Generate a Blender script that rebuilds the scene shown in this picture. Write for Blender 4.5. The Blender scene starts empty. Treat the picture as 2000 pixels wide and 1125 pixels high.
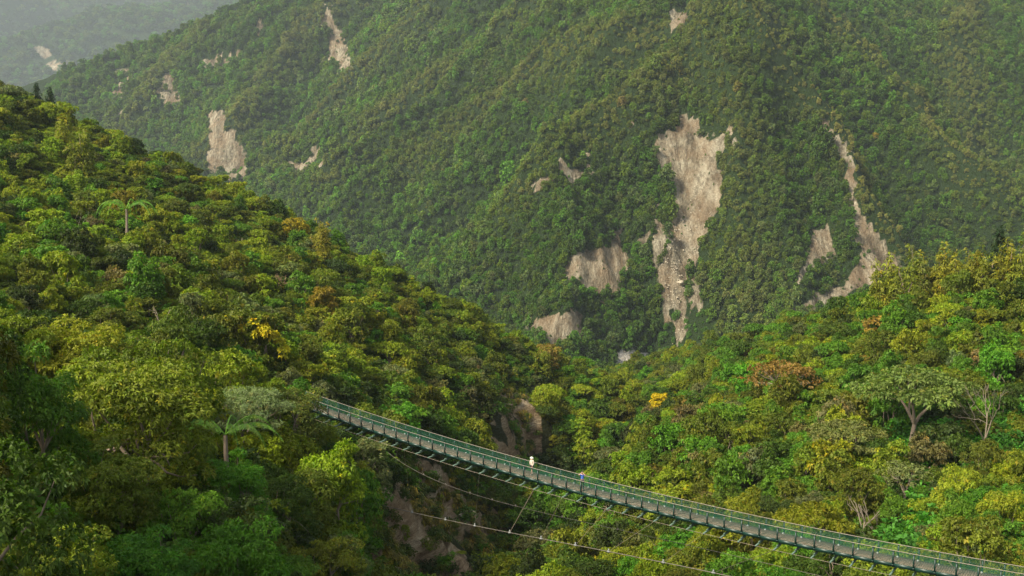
import bpy, math, random
import numpy as np
from mathutils import Vector, Matrix

# ------------------------------------------------------------------ camera, sky, sun
S = bpy.context.scene
COL = S.collection
F = 2144.0            # focal length in pixels of the 2000 px wide photograph
PITCH = math.radians(8.0)
cam_d = bpy.data.cameras.new('camera')
cam_d.sensor_width = 36.0
cam_d.lens = 36.0 * F / 2000.0
cam_d.clip_start = 0.5
cam_d.clip_end = 30000.0
cam = bpy.data.objects.new('camera', cam_d)
COL.objects.link(cam)
cam.location = (0, 0, 0)
cam.rotation_euler = (math.radians(90) - PITCH, 0, 0)
S.camera = cam

SUN_EL, SUN_AZ = 45.0, -124.0      # azimuth measured from +Y (view direction) clockwise
w = bpy.data.worlds.new('World')
S.world = w
w.use_nodes = True
wn = w.node_tree.nodes
sky = wn.new('ShaderNodeTexSky')
sky.sky_type = 'NISHITA'
sky.sun_disc = False
sky.sun_elevation = math.radians(SUN_EL)
sky.sun_rotation = math.radians(SUN_AZ)
sky.air_density = 1.0
sky.dust_density = 4.0
sky.ozone_density = 1.0
hs = wn.new('ShaderNodeHueSaturation'); hs.inputs['Saturation'].default_value = 0.45     # thin cloud whitens the sky
w.node_tree.links.new(sky.outputs[0], hs.inputs['Color'])
w.node_tree.links.new(hs.outputs[0], wn['Background'].inputs[0])
wn['Background'].inputs[1].default_value = 0.10
sun_d = bpy.data.lights.new('sun', 'SUN')
sun_d.energy = 3.6
sun_d.angle = math.radians(13.0)
sun_d.color = (1.0, 0.89, 0.70)
sun = bpy.data.objects.new('sun', sun_d)
COL.objects.link(sun)
a = math.radians(SUN_AZ); e = math.radians(SUN_EL)
sdir = Vector((math.sin(a) * math.cos(e), math.cos(a) * math.cos(e), math.sin(e)))
sun.rotation_euler = sdir.to_track_quat('Z', 'Y').to_euler()
sun.location = (0, 0, 600)

S.view_settings.view_transform = 'Standard'
S.view_settings.look = 'None'
S.view_settings.exposure = 1.33
S.view_settings.gamma = 1.0
S.view_settings.use_curve_mapping = False
cy = S.cycles
cy.max_bounces = 5
cy.diffuse_bounces = 2
cy.glossy_bounces = 1
cy.transmission_bounces = 3
cy.volume_bounces = 0
cy.transparent_max_bounces = 8
cy.use_denoising = True
HAZE = 0.000068

# ------------------------------------------------------------------ helpers
CP, SP = math.cos(PITCH), math.sin(PITCH)
def P(px, py, d):
    """photograph pixel + depth along the lens axis -> world point"""
    x = d * (px - 1000.0) / F
    v = -d * (py - 562.5) / F
    return (x, d * CP + v * SP, v * CP - d * SP)
def proj(X, Y, Z):
    d = Y * CP - Z * SP
    v = Y * SP + Z * CP
    dd = np.where(d > 0.5, d, 0.5)
    return 1000.0 + F * X / dd, 562.5 - F * v / dd, d

def tag(o, label=None, cat=None, group=None, kind=None):
    if label: o['label'] = label
    if cat: o['category'] = cat
    if group: o['group'] = group
    if kind: o['kind'] = kind
    return o
def link(name, me, parent=None, mats=()):
    o = bpy.data.objects.new(name, me)
    COL.objects.link(o)
    if parent is not None: o.parent = parent
    if me is not None:
        for m in mats:
            if m.name not in me.materials: me.materials.append(m)
    return o
def np_mesh(name, V, polys, smooth=False):
    """polys: (n,k) int array (one face size)"""
    V = np.asarray(V, dtype=np.float32); polys = np.asarray(polys, dtype=np.int32)
    me = bpy.data.meshes.new(name)
    n, k = polys.shape
    me.vertices.add(len(V)); me.vertices.foreach_set('co', V.ravel())
    me.loops.add(n * k); me.loops.foreach_set('vertex_index', polys.ravel())
    me.polygons.add(n)
    me.polygons.foreach_set('loop_start', np.arange(0, n * k, k, dtype=np.int32))
    me.polygons.foreach_set('loop_total', np.full(n, k, dtype=np.int32))
    if smooth: me.polygons.foreach_set('use_smooth', np.ones(n, dtype=bool))
    me.update(calc_edges=True)
    return me
def attr(me, name, typ, dom, data):
    at = me.attributes.new(name, typ, dom)
    at.data.foreach_set({'FLOAT': 'value', 'FLOAT_COLOR': 'color', 'FLOAT_VECTOR': 'vector', 'INT': 'value'}[typ],
                        np.asarray(data, dtype=np.int32 if typ == 'INT' else np.float32).ravel())

def hash2(ix, iy, s):
    h = (ix.astype(np.int64) * 374761393 + iy.astype(np.int64) * 668265263 + s * 2246822519) & 0xffffffff
    h = ((h ^ (h >> 13)) * 1274126177) & 0xffffffff
    h = (h ^ (h >> 16)) & 0xffff
    return h / 65535.0
def vnoise(x, y, s=0):
    x = np.asarray(x, dtype=np.float64); y = np.asarray(y, dtype=np.float64)
    ix = np.floor(x); iy = np.floor(y); fx = x - ix; fy = y - iy
    fx = fx * fx * (3 - 2 * fx); fy = fy * fy * (3 - 2 * fy)
    a_ = hash2(ix, iy, s); b_ = hash2(ix + 1, iy, s); c_ = hash2(ix, iy + 1, s); d_ = hash2(ix + 1, iy + 1, s)
    return (a_ * (1 - fx) + b_ * fx) * (1 - fy) + (c_ * (1 - fx) + d_ * fx) * fy
def fbm(x, y, s=0, o=4, ridged=False):
    t = 0; am = 1; tot = 0
    for i in range(o):
        n = vnoise(x, y, s + i * 17) * 2 - 1
        if ridged: n = 1 - 2 * np.abs(n)
        t = t + n * am; tot += am; am *= 0.5
        c_, s_ = 0.8, 0.6
        x, y = (x * c_ - y * s_) * 2.03 + 13.1, (x * s_ + y * c_) * 2.03 + 7.7
    return t / tot

class TPS:
    def __init__(self, pts, smooth=1e-4):
        p = np.array(pts, dtype=np.float64)
        self.c = p[:, :2].mean(0); self.s = np.abs(p[:, :2] - self.c).max()
        q = (p[:, :2] - self.c) / self.s; n = len(q)
        K = self.k(q, q) - smooth * np.eye(n)
        A = np.zeros((n + 3, n + 3)); A[:n, :n] = K; A[:n, n] = 1; A[:n, n + 1:] = q
        A[n:, :n] = A[:n, n:].T
        b = np.zeros(n + 3); b[:n] = p[:, 2]
        self.w = np.linalg.solve(A, b); self.q = q
    def k(self, a_, b_):
        r = np.sqrt(((a_[:, None, :] - b_[None, :, :]) ** 2).sum(-1))
        return r
    def __call__(self, x, y):
        x = np.asarray(x, dtype=np.float64); y = np.asarray(y, dtype=np.float64)
        sh = x.shape; out = np.empty(x.size)
        q = (np.stack([x.ravel(), y.ravel()], 1) - self.c) / self.s
        for i in range(0, len(q), 20000):
            qq = q[i:i + 20000]
            out[i:i + 20000] = self.k(qq, self.q) @ self.w[:-3] + self.w[-3] + qq @ self.w[-2:]
        return out.reshape(sh)

def in_poly(px, py, poly):
    ins = np.zeros(px.shape, bool); n = len(poly); j = n - 1
    for i in range(n):
        xi, yi = poly[i]; xj, yj = poly[j]
        if yi != yj:
            c_ = ((yi > py) != (yj > py)) & (px < (xj - xi) * (py - yi) / (yj - yi) + xi)
            ins ^= c_
        j = i
    return ins
def poly_mask(px, py, polys, jit, seed, X, Y, sc):
    """soft mask of photo-space outlines carried to the ground, edges roughened by world noise"""
    qx = px + jit * fbm(X / sc, Y / sc, seed, 4) ; qy = py + jit * fbm(X / sc + 50, Y / sc, seed + 5, 4)
    m = np.zeros(px.shape)
    for p in polys: m = np.maximum(m, in_poly(qx, qy, p).astype(float))
    return m

# ------------------------------------------------------------------ terrain functions
near_pts = [P(*t) for t in [
    # left hill, crest seen against the mountain
    (-250, 60, 360), (0, 168, 350), (100, 195, 345), (250, 245, 340), (400, 315, 335), (500, 370, 335), (620, 430, 330), (740, 495, 330),
    (860, 545, 330), (950, 605, 335), (1070, 665, 340), (1180, 705, 345), (1240, 760, 350),
    # left hill face
    (0, 350, 250), (200, 400, 235), (400, 450, 240), (0, 500, 165), (200, 520, 165), (400, 560, 190), (600, 580, 215), (750, 640, 225), (900, 680, 240),
    (0, 700, 100), (200, 720, 105), (400, 700, 130), (550, 700, 150), (700, 740, 165), (850, 800, 185), (960, 740, 235), (1060, 760, 255),
    (0, 880, 62), (200, 880, 68), (400, 830, 88), (560, 800, 108), (630, 820, 117), (740, 870, 140),
    (0, 1120, 36), (200, 1120, 42), (380, 1080, 56), (500, 960, 78), (560, 1120, 78), (650, 960, 112),
    # cliffs and gorge
    (700, 1010, 118), (720, 1120, 112), (800, 900, 150), (830, 1000, 142), (830, 1110, 138), (900, 950, 172), (930, 1100, 165), (985, 930, 205),
    (1000, 760, 245), (1010, 870, 232), (1060, 880, 250), (1100, 800, 275), (1130, 880, 290), (1180, 830, 320), (1240, 800, 370),
    # right hill
    (1010, 1110, 185), (1050, 1030, 215), (1080, 960, 245), (1120, 1090, 160), (1200, 1000, 160), (1200, 900, 190), (1300, 880, 180), (1300, 1100, 118), (1400, 1000, 140), (1500, 1110, 105),
    (1250, 820, 270), (1350, 790, 240), (1500, 780, 195), (1600, 900, 150), (1750, 950, 132), (1900, 1010, 112), (1900, 1115, 92), (1700, 1110, 98),
    (1950, 850, 145), (1800, 780, 165), (1700, 680, 210), (1950, 700, 175), (2150, 800, 150), (2150, 600, 200),
    (2000, 560, 225), (1950, 545, 232), (1850, 560, 235), (1750, 585, 245), (1660, 580, 300), (1550, 612, 350), (1400, 660, 430), (1310, 690, 500), (1265, 710, 560),
    (1260, 745, 430), (1400, 730, 310), (1550, 680, 265), (2300, 500, 260)]]
near_pts += [(-250, 350, 48), (-160, 150, 18), (-85, 60, 0), (-55, 15, -6), (0, 5, -34), (0, 40, -55), (25, 45, -62), (60, 30, -45), (100, 30, -34), (120, 100, -28), (170, 60, -25), (200, 160, -20),
             (-240, 470, -5), (-120, 430, -45), (-60, 430, -80), (0, 430, -105), (40, 420, -112), (-260, 600, -90), (-100, 560, -135), (0, 580, -135), (60, 640, -138),
             (120, 330, -70), (150, 420, -92), (170, 550, -118), (220, 300, -60), (250, 400, -80), (300, 620, -125), (260, 200, -25), (300, 60, -10), (-330, 150, 60), (-300, 20, 50), (-300, 300, 65)]
near_f0 = TPS(near_pts)
def near_f(x, y):
    z = near_f0(x, y) - 5.0 - 4.6 * np.clip((y - 220) / 70, 0, 1) * np.clip((60 - x) / 60, 0, 1)
    z = z + fbm(x / 38.0, y / 38.0, 3, 4) * 3.0 * np.clip((y - 50) / 100, 0.3, 1)
    # rock faces: sharp ledges
    px, py, d = proj(x, y, z)
    cl = np.clip(cliff_soft(px, py), 0, 1)
    led = fbm(x / 9.0, y / 9.0, 71, 4, True) * 2.0
    q = z / 3.2 + fbm(x / 14, y / 14, 12, 3) * 1.2
    led2 = (np.floor(q) + np.clip((q - np.floor(q)) * 3.0, 0, 1) - q) * 2.4
    return z + cl * (led + led2)
CLIFF = [[(955, 775), (1000, 755), (1050, 765), (1062, 830), (1055, 885), (1010, 895), (960, 885), (950, 835)],
         [(770, 880), (880, 900), (905, 960), (975, 1010), (1000, 1060), (950, 1125), (940, 1160), (680, 1160), (700, 1050), (715, 975), (770, 940)],
         [(1150, 855), (1185, 850), (1180, 885), (1145, 895)]]
def cliff_soft(px, py):
    m = 0
    for cx, cy_, rx, ry in [(1008, 825, 65, 75), (830, 1030, 150, 130)]:
        m = np.maximum(m, np.clip(1.6 - 1.3 * np.sqrt(((px - cx) / rx) ** 2 + ((py - cy_) / ry) ** 2), 0, 1))
    return m

mt_pts = [P(*t) for t in [
    # front spur: crest and rock face
    (1440, -120, 1250), (1440, 0, 1120), (1415, 80, 1040), (1500, 150, 1040), (1560, 210, 1010), (1620, 262, 980), (1660, 330, 940), (1675, 400, 905), (1705, 455, 875), (1750, 515, 840),
    (1325, 672, 770), (1230, 690, 775), (1150, 665, 785), (1450, 620, 790), (1600, 580, 800), (1700, 560, 810), (1350, 550, 800), (1350, 450, 840), (1500, 450, 850), (1600, 430, 870), (1350, 340, 880), (1520, 330, 920), (1350, 225, 940), (1400, 150, 985),
    (1250, 180, 1010), (1140, 260, 980), (1200, 350, 920), (1060, 360, 950), (1180, 500, 830), (1050, 500, 870), (1000, 620, 830), (1100, 620, 790),
    # long slope running back to the left
    (1200, 60, 1250), (1100, 150, 1220), (1000, 250, 1180), (900, 380, 1130), (950, 480, 1000), (860, 540, 1010), (750, 460, 1150),
    (1200, -120, 1500), (1050, 0, 1500), (900, 120, 1480), (800, 250, 1400), (650, 380, 1350), (900, -80, 1800), (800, 40, 1750), (700, 170, 1650), (580, 310, 1550),
    (660, 0, 1950), (600, 120, 1850), (520, 230, 1700), (500, 330, 1600), (700, -120, 2100),
    # ridge behind on the left, ending in the crest line against the far range
    (440, 330, 1650), (430, 210, 1750), (350, 300, 1750), (300, 180, 1880), (200, 220, 1950), (180, 140, 2080), (90, 150, 2200), (250, 90, 2180), (350, 55, 2200), (450, 25, 2180), (520, -10, 2150),
    (0, 200, 2300), (-200, 260, 2500), (600, -60, 2150),
    # right-hand faces
    (1590, 20, 1230), (1680, 108, 1200), (1730, 170, 1170), (1800, 225, 1160), (1835, 300, 1120), (1880, 400, 1060), (1720, 330, 1080), (1760, 440, 1000), (1620, 120, 1150), (1680, 220, 1110),
    (1830, 170, 1330), (1920, 300, 1250), (1760, 60, 1420), (1660, -60, 1500), (1800, 480, 1000), (1900, 470, 1000), (2000, 500, 980), (2000, 350, 1180), (2000, 150, 1350), (1900, 60, 1500), (1850, -80, 1750), (2000, -60, 1700), (2250, 300, 1200), (2250, 0, 1500), (2250, 560, 950),
    (1900, 560, 880), (2100, 640, 800)]]
mt_pts += [(-900, 1500, -150), (-700, 1100, -150), (-400, 900, -150), (-150, 760, -148), (60, 700, -146), (260, 650, -145), (450, 600, -140),
           (-1200, 2400, 100), (-600, 2800, 150), (0, 2700, 420), (600, 2400, 420), (1100, 2000, 400), (-300, 2500, 350), (1200, 1300, 250), (-1500, 1900, -60), (-900, 2600, 60)]
mt_f0 = TPS(mt_pts, 3e-4)
def mt_f(x, y):
    z = mt_f0(x, y) - 6.0
    k = np.clip((y - 700) / 160, 0, 1)
    # gullies run down the fall line: one set for the left slope, one for the front, one for the right
    wl = np.clip((150 - x) / 160 + (y - 1000) / 260, 0, 1) * np.clip((420 - x) / 100, 0, 1)
    wr = np.clip((x - 330) / 90, 0, 1); wf = np.clip(1 - wl - wr, 0, 1)
    def gul(c_, a_, L, s): return fbm(c_ / L + 0.25 * fbm(x / 90, y / 90, s + 3, 2), a_ / (L * 4.5), s, 3, True)
    gl = gul(-0.43 * x + 0.9 * y, 0.9 * x + 0.43 * y, 95.0, 131) * 42.0
    gf = gul(x, y, 80.0, 141) * 26.0
    gr = gul(0.85 * x + 0.5 * y, -0.5 * x + 0.85 * y, 100.0, 151) * 38.0
    z = z + k * (wl * gl + wf * gf + wr * gr + fbm(x / 60.0, y / 60.0, 37, 4, True) * 9.0)
    px, py, d = proj(x, y, z)
    return z
far_pts = [P(t[0], t[1], t[2] * 1.5) for t in [(0, 60, 4300), (130, 130, 3900), (60, 170, 3700), (200, 60, 4300), (300, 30, 4400), (0, 220, 3500), (-300, 100, 4300), (-300, -80, 5200), (0, -60, 5000),
    (170, -120, 5300), (300, -90, 5000), (400, -60, 4700), (500, -40, 4500), (400, 20, 4200), (550, 0, 4200), (300, 130, 3700), (700, -100, 4800), (60, 250, 3300), (700, 60, 3900), (900, -150, 5200), (-500, 250, 3500), (400, 150, 3400)]]
far_pts += [(-4500, 4600, -100), (-2200, 4000, -160), (-700, 4000, -150), (-5200, 9000, 1900), (0, 9000, 2300), (2200, 6700, 1400), (1500, 5200, 100)]
far_f0 = TPS(far_pts, 1e-3)
def far_f(x, y):
    return far_f0(x, y) + fbm(x / 900.0 - y / 1900.0, y / 1500.0, 91, 3, True) * 420.0 + fbm(x / 240.0, y / 240.0, 95, 4, True) * 40.0

def grid_mesh(name, f, xs, ys, clip=None):
    X, Y = np.meshgrid(xs, ys)
    Z = f(X, Y)
    nx, ny = len(xs), len(ys)
    I = np.arange(nx * ny).reshape(ny, nx)
    q = np.stack([I[:-1, :-1], I[:-1, 1:], I[1:, 1:], I[1:, :-1]], -1).reshape(-1, 4)
    return np_mesh(name, np.stack([X, Y, Z], -1).reshape(-1, 3), q, True), X, Y, Z
# ------------------------------------------------------------------ materials
def new_mat(name):
    m = bpy.data.materials.new(name); m.use_nodes = True
    nt = m.node_tree; b = nt.nodes['Principled BSDF']
    return m, nt, b
def N(nt, typ, **kw):
    n = nt.nodes.new(typ)
    for k, v in kw.items(): setattr(n, k, v)
    return n
def mixc(nt, fac, a_, b_, blend='MIX'):
    n = N(nt, 'ShaderNodeMix', data_type='RGBA', blend_type=blend)
    for sock, v in ((n.inputs[0], fac), (n.inputs[6], a_), (n.inputs[7], b_)):
        if isinstance(v, bpy.types.NodeSocket): nt.links.new(v, sock)
        elif isinstance(v, (int, float)): sock.default_value = v
        else: sock.default_value = (*v, 1.0)
    return n.outputs[2]
def mth(nt, op, a_, b_=0.0, c_=None, clamp=False):
    n = N(nt, 'ShaderNodeMath', operation=op, use_clamp=clamp)
    for i, v in enumerate((a_, b_) if c_ is None else (a_, b_, c_)):
        if isinstance(v, bpy.types.NodeSocket): nt.links.new(v, n.inputs[i])
        else: n.inputs[i].default_value = v
    return n.outputs[0]
def noise(nt, scale, detail=4, vec=None, rough=0.6):
    n = N(nt, 'ShaderNodeTexNoise'); n.inputs['Scale'].default_value = scale
    n.inputs['Detail'].default_value = detail; n.inputs['Roughness'].default_value = rough
    if vec is not None: nt.links.new(vec, n.inputs['Vector'])
    return n.outputs[0]
def ramp(nt, f, stops):
    n = N(nt, 'ShaderNodeValToRGB'); nt.links.new(f, n.inputs[0])
    cr = n.color_ramp
    while len(cr.elements) > 1: cr.elements.remove(cr.elements[-1])
    for i, (p, c_) in enumerate(stops):
        el = cr.elements[0] if i == 0 else cr.elements.new(p)
        el.position = p; el.color = (*c_, 1) if len(c_) == 3 else c_
    return n.outputs[0]

def plain(name, c_, rough=0.7, metal=0.0, var=0.25, scale=6.0):
    m, nt, b = new_mat(name)
    tc = N(nt, 'ShaderNodeTexCoord')
    n = noise(nt, scale, 4, tc.outputs['Object'])
    col = mixc(nt, n, tuple(x * (1 - var) for x in c_), tuple(min(1, x * (1 + var)) for x in c_))
    nt.links.new(col, b.inputs['Base Color'])
    b.inputs['Roughness'].default_value = rough; b.inputs['Metallic'].default_value = metal
    return m

def leaf_material(name, trans=0.28):
    m, nt, b = new_mat(name)
    at = N(nt, 'ShaderNodeAttribute', attribute_type='INSTANCER', attribute_name='tint')
    lv = N(nt, 'ShaderNodeAttribute', attribute_type='GEOMETRY', attribute_name='lv')
    k = mth(nt, 'MULTIPLY_ADD', lv.outputs['Fac'], 0.95, 0.50)
    c1 = mixc(nt, 1.0, at.outputs['Color'], k, 'MULTIPLY')
    hi = mth(nt, 'MULTIPLY', mth(nt, 'POWER', lv.outputs['Fac'], 3.0), 0.55)
    c2 = mixc(nt, hi, c1, mixc(nt, 1.0, c1, (1.30, 1.42, 0.70), 'MULTIPLY'))
    vr = N(nt, 'ShaderNodeAttribute', attribute_type='GEOMETRY', attribute_name='hue')
    c2 = mixc(nt, ramp(nt, vr.outputs['Fac'], [(0.0, (.75, .75, .75)), (.3, (0, 0, 0)), (.93, (0, 0, 0)), (.97, (1, 1, 1))]), c2,
              mixc(nt, ramp(nt, vr.outputs['Fac'], [(.45, (0, 0, 0)), (.5, (1, 1, 1))]), mixc(nt, 1.0, c2, (.62, .86, .9), 'MULTIPLY'), mixc(nt, 1.0, c2, (1.5, 1.1, .9), 'MULTIPLY')))
    nt.links.new(c2, b.inputs['Base Color'])
    b.inputs['Roughness'].default_value = 0.6
    b.inputs['Specular IOR Level'].default_value = 0.2
    tr = N(nt, 'ShaderNodeBsdfTranslucent')
    nt.links.new(mixc(nt, 1.0, c2, (1.25, 1.55, 0.5), 'MULTIPLY'), tr.inputs[0])
    mx = N(nt, 'ShaderNodeMixShader'); mx.inputs[0].default_value = trans
    nt.links.new(b.outputs[0], mx.inputs[1]); nt.links.new(tr.outputs[0], mx.inputs[2])
    nt.links.new(mx.outputs[0], nt.nodes['Material Output'].inputs[0])
    return m
M_LEAF = leaf_material('foliage')
M_BARK = plain('bark', (0.22, 0.17, 0.12), 0.9, 0, 0.4, 3)
M_PALE = plain('pale_bark', (0.21, 0.17, 0.12), 0.9, 0, 0.3, 3)
M_DEAD = plain('dead_wood', (0.26, 0.15, 0.085), 0.95, 0, 0.35, 3)

def ground_material(name, soil_a, soil_b, rock_stops, big, med, grav, beds):
    m, nt, b = new_mat(name)
    g = N(nt, 'ShaderNodeNewGeometry').outputs['Position']
    rk = N(nt, 'ShaderNodeAttribute', attribute_type='GEOMETRY', attribute_name='rock').outputs['Fac']
    gv = N(nt, 'ShaderNodeAttribute', attribute_type='GEOMETRY', attribute_name='gravel').outputs['Fac']
    n1 = noise(nt, 1 / big, 6, g, 0.65); n2 = noise(nt, 1 / med, 6, g, 0.7)
    soil = mixc(nt, n2, soil_a, soil_b)
    # tilted strata: stretch the noise along the beds
    mp = N(nt, 'ShaderNodeMapping'); nt.links.new(g, mp.inputs[0])
    mp.inputs['Rotation'].default_value = beds[0]; mp.inputs['Scale'].default_value = beds[1]
    n3 = noise(nt, 1 / (big * 0.6), 8, mp.outputs[0], 0.72)
    rock = ramp(nt, n3, rock_stops)
    n4 = noise(nt, 1 / (med * 0.45), 5, mp.outputs[0], 0.75)
    rock = mixc(nt, ramp(nt, n4, [(0.40, (1, 1, 1)), (0.56, (0, 0, 0))]), rock, mixc(nt, 1.0, rock, (0.5, 0.48, 0.46), 'MULTIPLY'))
    rock = mixc(nt, ramp(nt, n1, [(0.42, (0, 0, 0)), (0.62, (1, 1, 1))]), rock, mixc(nt, 0.5, rock, (0.26, 0.17, 0.09)))
    edge = mth(nt, 'ADD', rk, mth(nt, 'MULTIPLY', mth(nt, 'SUBTRACT', n2, 0.5), 0.9))
    f = ramp(nt, edge, [(0.38, (0, 0, 0)), (0.58, (1, 1, 1))])
    col = mixc(nt, f, soil, rock)
    gr = mixc(nt, n2, grav[0], grav[1])
    col = mixc(nt, ramp(nt, mth(nt, 'ADD', gv, mth(nt, 'MULTIPLY', mth(nt, 'SUBTRACT', n2, 0.5), 0.5)), [(0.4, (0, 0, 0)), (0.55, (1, 1, 1))]), col, gr)
    nt.links.new(col, b.inputs['Base Color'])
    b.inputs['Roughness'].default_value = 0.95
    b.inputs['Specular IOR Level'].default_value = 0.15
    bp = N(nt, 'ShaderNodeBump'); bp.inputs['Strength'].default_value = 1.0; bp.inputs['Distance'].default_value = med * 1.1
    h = mth(nt, 'ADD', mth(nt, 'MULTIPLY', n3, 1.6), mth(nt, 'MULTIPLY_ADD', n4, 0.5, n2))
    nt.links.new(h, bp.inputs['Height']); nt.links.new(bp.outputs[0], b.inputs['Normal'])
    return m
M_NEAR = ground_material('forest_soil', (0.012, 0.016, 0.005), (0.045, 0.05, 0.012),
    [(0.30, (0.035, 0.022, 0.014)), (0.40, (0.16, 0.105, 0.06)), (0.50, (0.36, 0.265, 0.155)), (0.66, (0.68, 0.57, 0.40))], 9.0, 1.4, ((0.3, 0.28, 0.24), (0.6, 0.57, 0.5)), ((0.5, 0.25, 0.3), (0.35, 0.35, 2.2)))
M_MOUNT = ground_material('mountain_soil', (0.006, 0.014, 0.004), (0.035, 0.065, 0.012),
    [(0.30, (0.06, 0.045, 0.028)), (0.37, (0.09, 0.075, 0.048)), (0.48, (0.27, 0.235, 0.16)), (0.66, (0.52, 0.47, 0.34))], 30.0, 7.0, ((0.42, 0.385, 0.335), (0.66, 0.62, 0.55)), ((0.6, 0.1, 0.1), (1.3, 0.38, 0.38)))

# ------------------------------------------------------------------ plant meshes
def unit(v): return v / np.maximum(np.linalg.norm(v, axis=-1, keepdims=True), 1e-9)
def leaves(rng, C, R, n, L, W, droop=0.25, up=0.7, shell=(0.7, 1.1), upbias=0.82, spray=7):
    C = np.asarray(C, float); R = np.asarray(R, float)
    if R.ndim == 1: R = np.repeat(R[:, None], 3, 1)
    ar = (R[:, 0] * R[:, 1]) ** 0.95; ci = rng.choice(len(C), n, p=ar / ar.sum())
    d = unit(rng.normal(size=(n, 3)))
    flip = (d[:, 2] < 0) & (rng.random(n) < upbias); d[flip, 2] *= -1
    u = rng.uniform(shell[0], shell[1], n)[:, None]
    p = C[ci] + d * R[ci] * u
    nr = unit(d * 0.7 + np.array([0, 0, up]) + rng.normal(size=(n, 3)) * 0.42)
    A = unit(np.cross(nr, rng.normal(size=(n, 3))) + d * 0.5); A = unit(A - nr * (A * nr).sum(1, keepdims=True))
    if spray > 1:      # leaves stand in tufts round the twig tips
        g_ = np.arange(n) // spray * spray
        p = p[g_]; nr = unit(nr[g_] + rng.normal(size=(n, 3)) * 0.38); ci = ci[g_]
        A = unit(rng.normal(size=(n, 3)) + d[g_] * 0.9); A = unit(A - nr * (A * nr).sum(1, keepdims=True) * 0.85)
        p = p + A * L * 0.62
    B = np.cross(nr, A)
    s = rng.uniform(0.65, 1.3, n)[:, None]
    l = L * s * 0.5; w_ = W * s * 0.5
    dz = np.array([0, 0, -1.0]) * (L * droop) * s
    V = np.stack([p - A * l, p + B * w_ + nr * w_ * 0.35, p + A * l + dz, p - B * w_ + nr * w_ * 0.35], 1).reshape(-1, 3)
    Fq = np.arange(4 * n).reshape(n, 4)
    cv = rng.random(len(C))
    tv = rng.random(n)[np.arange(n) // 7 * 7]
    lv = np.clip(0.30 * cv[ci] + 0.32 * tv + 0.38 * rng.random(n) , 0, 1)
    return V, Fq, lv
def leaf_mesh(name, parts):
    Vs = []; Fs = []; ls = []; o = 0
    for V, Fq, lv in parts:
        Vs.append(V); Fs.append(Fq + o); ls.append(lv); o += len(V)
    me = np_mesh(name, np.concatenate(Vs), np.concatenate(Fs))
    la = np.concatenate(ls); attr(me, 'lv', 'FLOAT', 'FACE', la)
    attr(me, 'hue', 'FLOAT', 'FACE', np.random.default_rng(len(la)).random(len(la) // 7 + 1).repeat(7)[:len(la)])
    me.materials.append(M_LEAF)
    return me
class Tubes:
    def __init__(self): self.V = []; self.F = []; self.o = 0
    def add(self, pts, rad, k=6):
        pts = np.asarray(pts, float); n = len(pts)
        t = unit(np.gradient(pts, axis=0)) if n > 1 else np.array([[0, 0, 1.]])
        ref = np.where(np.abs(t[:, 2:3]) > 0.9, np.array([[1., 0, 0]]), np.array([[0, 0, 1.]]))
        u = unit(np.cross(t, ref)); v = np.cross(t, u)
        an = np.linspace(0, 2 * np.pi, k, endpoint=False)
        ring = pts[:, None, :] + np.asarray(rad, float)[:, None, None] * (np.cos(an)[None, :, None] * u[:, None, :] + np.sin(an)[None, :, None] * v[:, None, :])
        self.V.append(ring.reshape(-1, 3))
        I = np.arange(n * k).reshape(n, k) + self.o
        q = np.stack([I[:-1], np.roll(I[:-1], -1, 1), np.roll(I[1:], -1, 1), I[1:]], -1).reshape(-1, 4)
        self.F.append(q)
        self.o += n * k
    def box(self, c, ax, ay, az):
        """box from centre and three half-axis vectors"""
        c, ax, ay, az = (np.asarray(v, float) for v in (c, ax, ay, az))
        V = np.array([c + i * ax + j * ay + l * az for i in (-1, 1) for j in (-1, 1) for l in (-1, 1)])
        Fq = np.array([[0, 1, 3, 2], [4, 6, 7, 5], [0, 4, 5, 1], [2, 3, 7, 6], [0, 2, 6, 4], [1, 5, 7, 3]])
        self.V.append(V); self.F.append(Fq + self.o); self.o += 8
    def mesh(self, name, mat, smooth=True):
        me = np_mesh(name, np.concatenate(self.V), np.concatenate(self.F), smooth)
        me.materials.append(mat); return me

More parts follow.
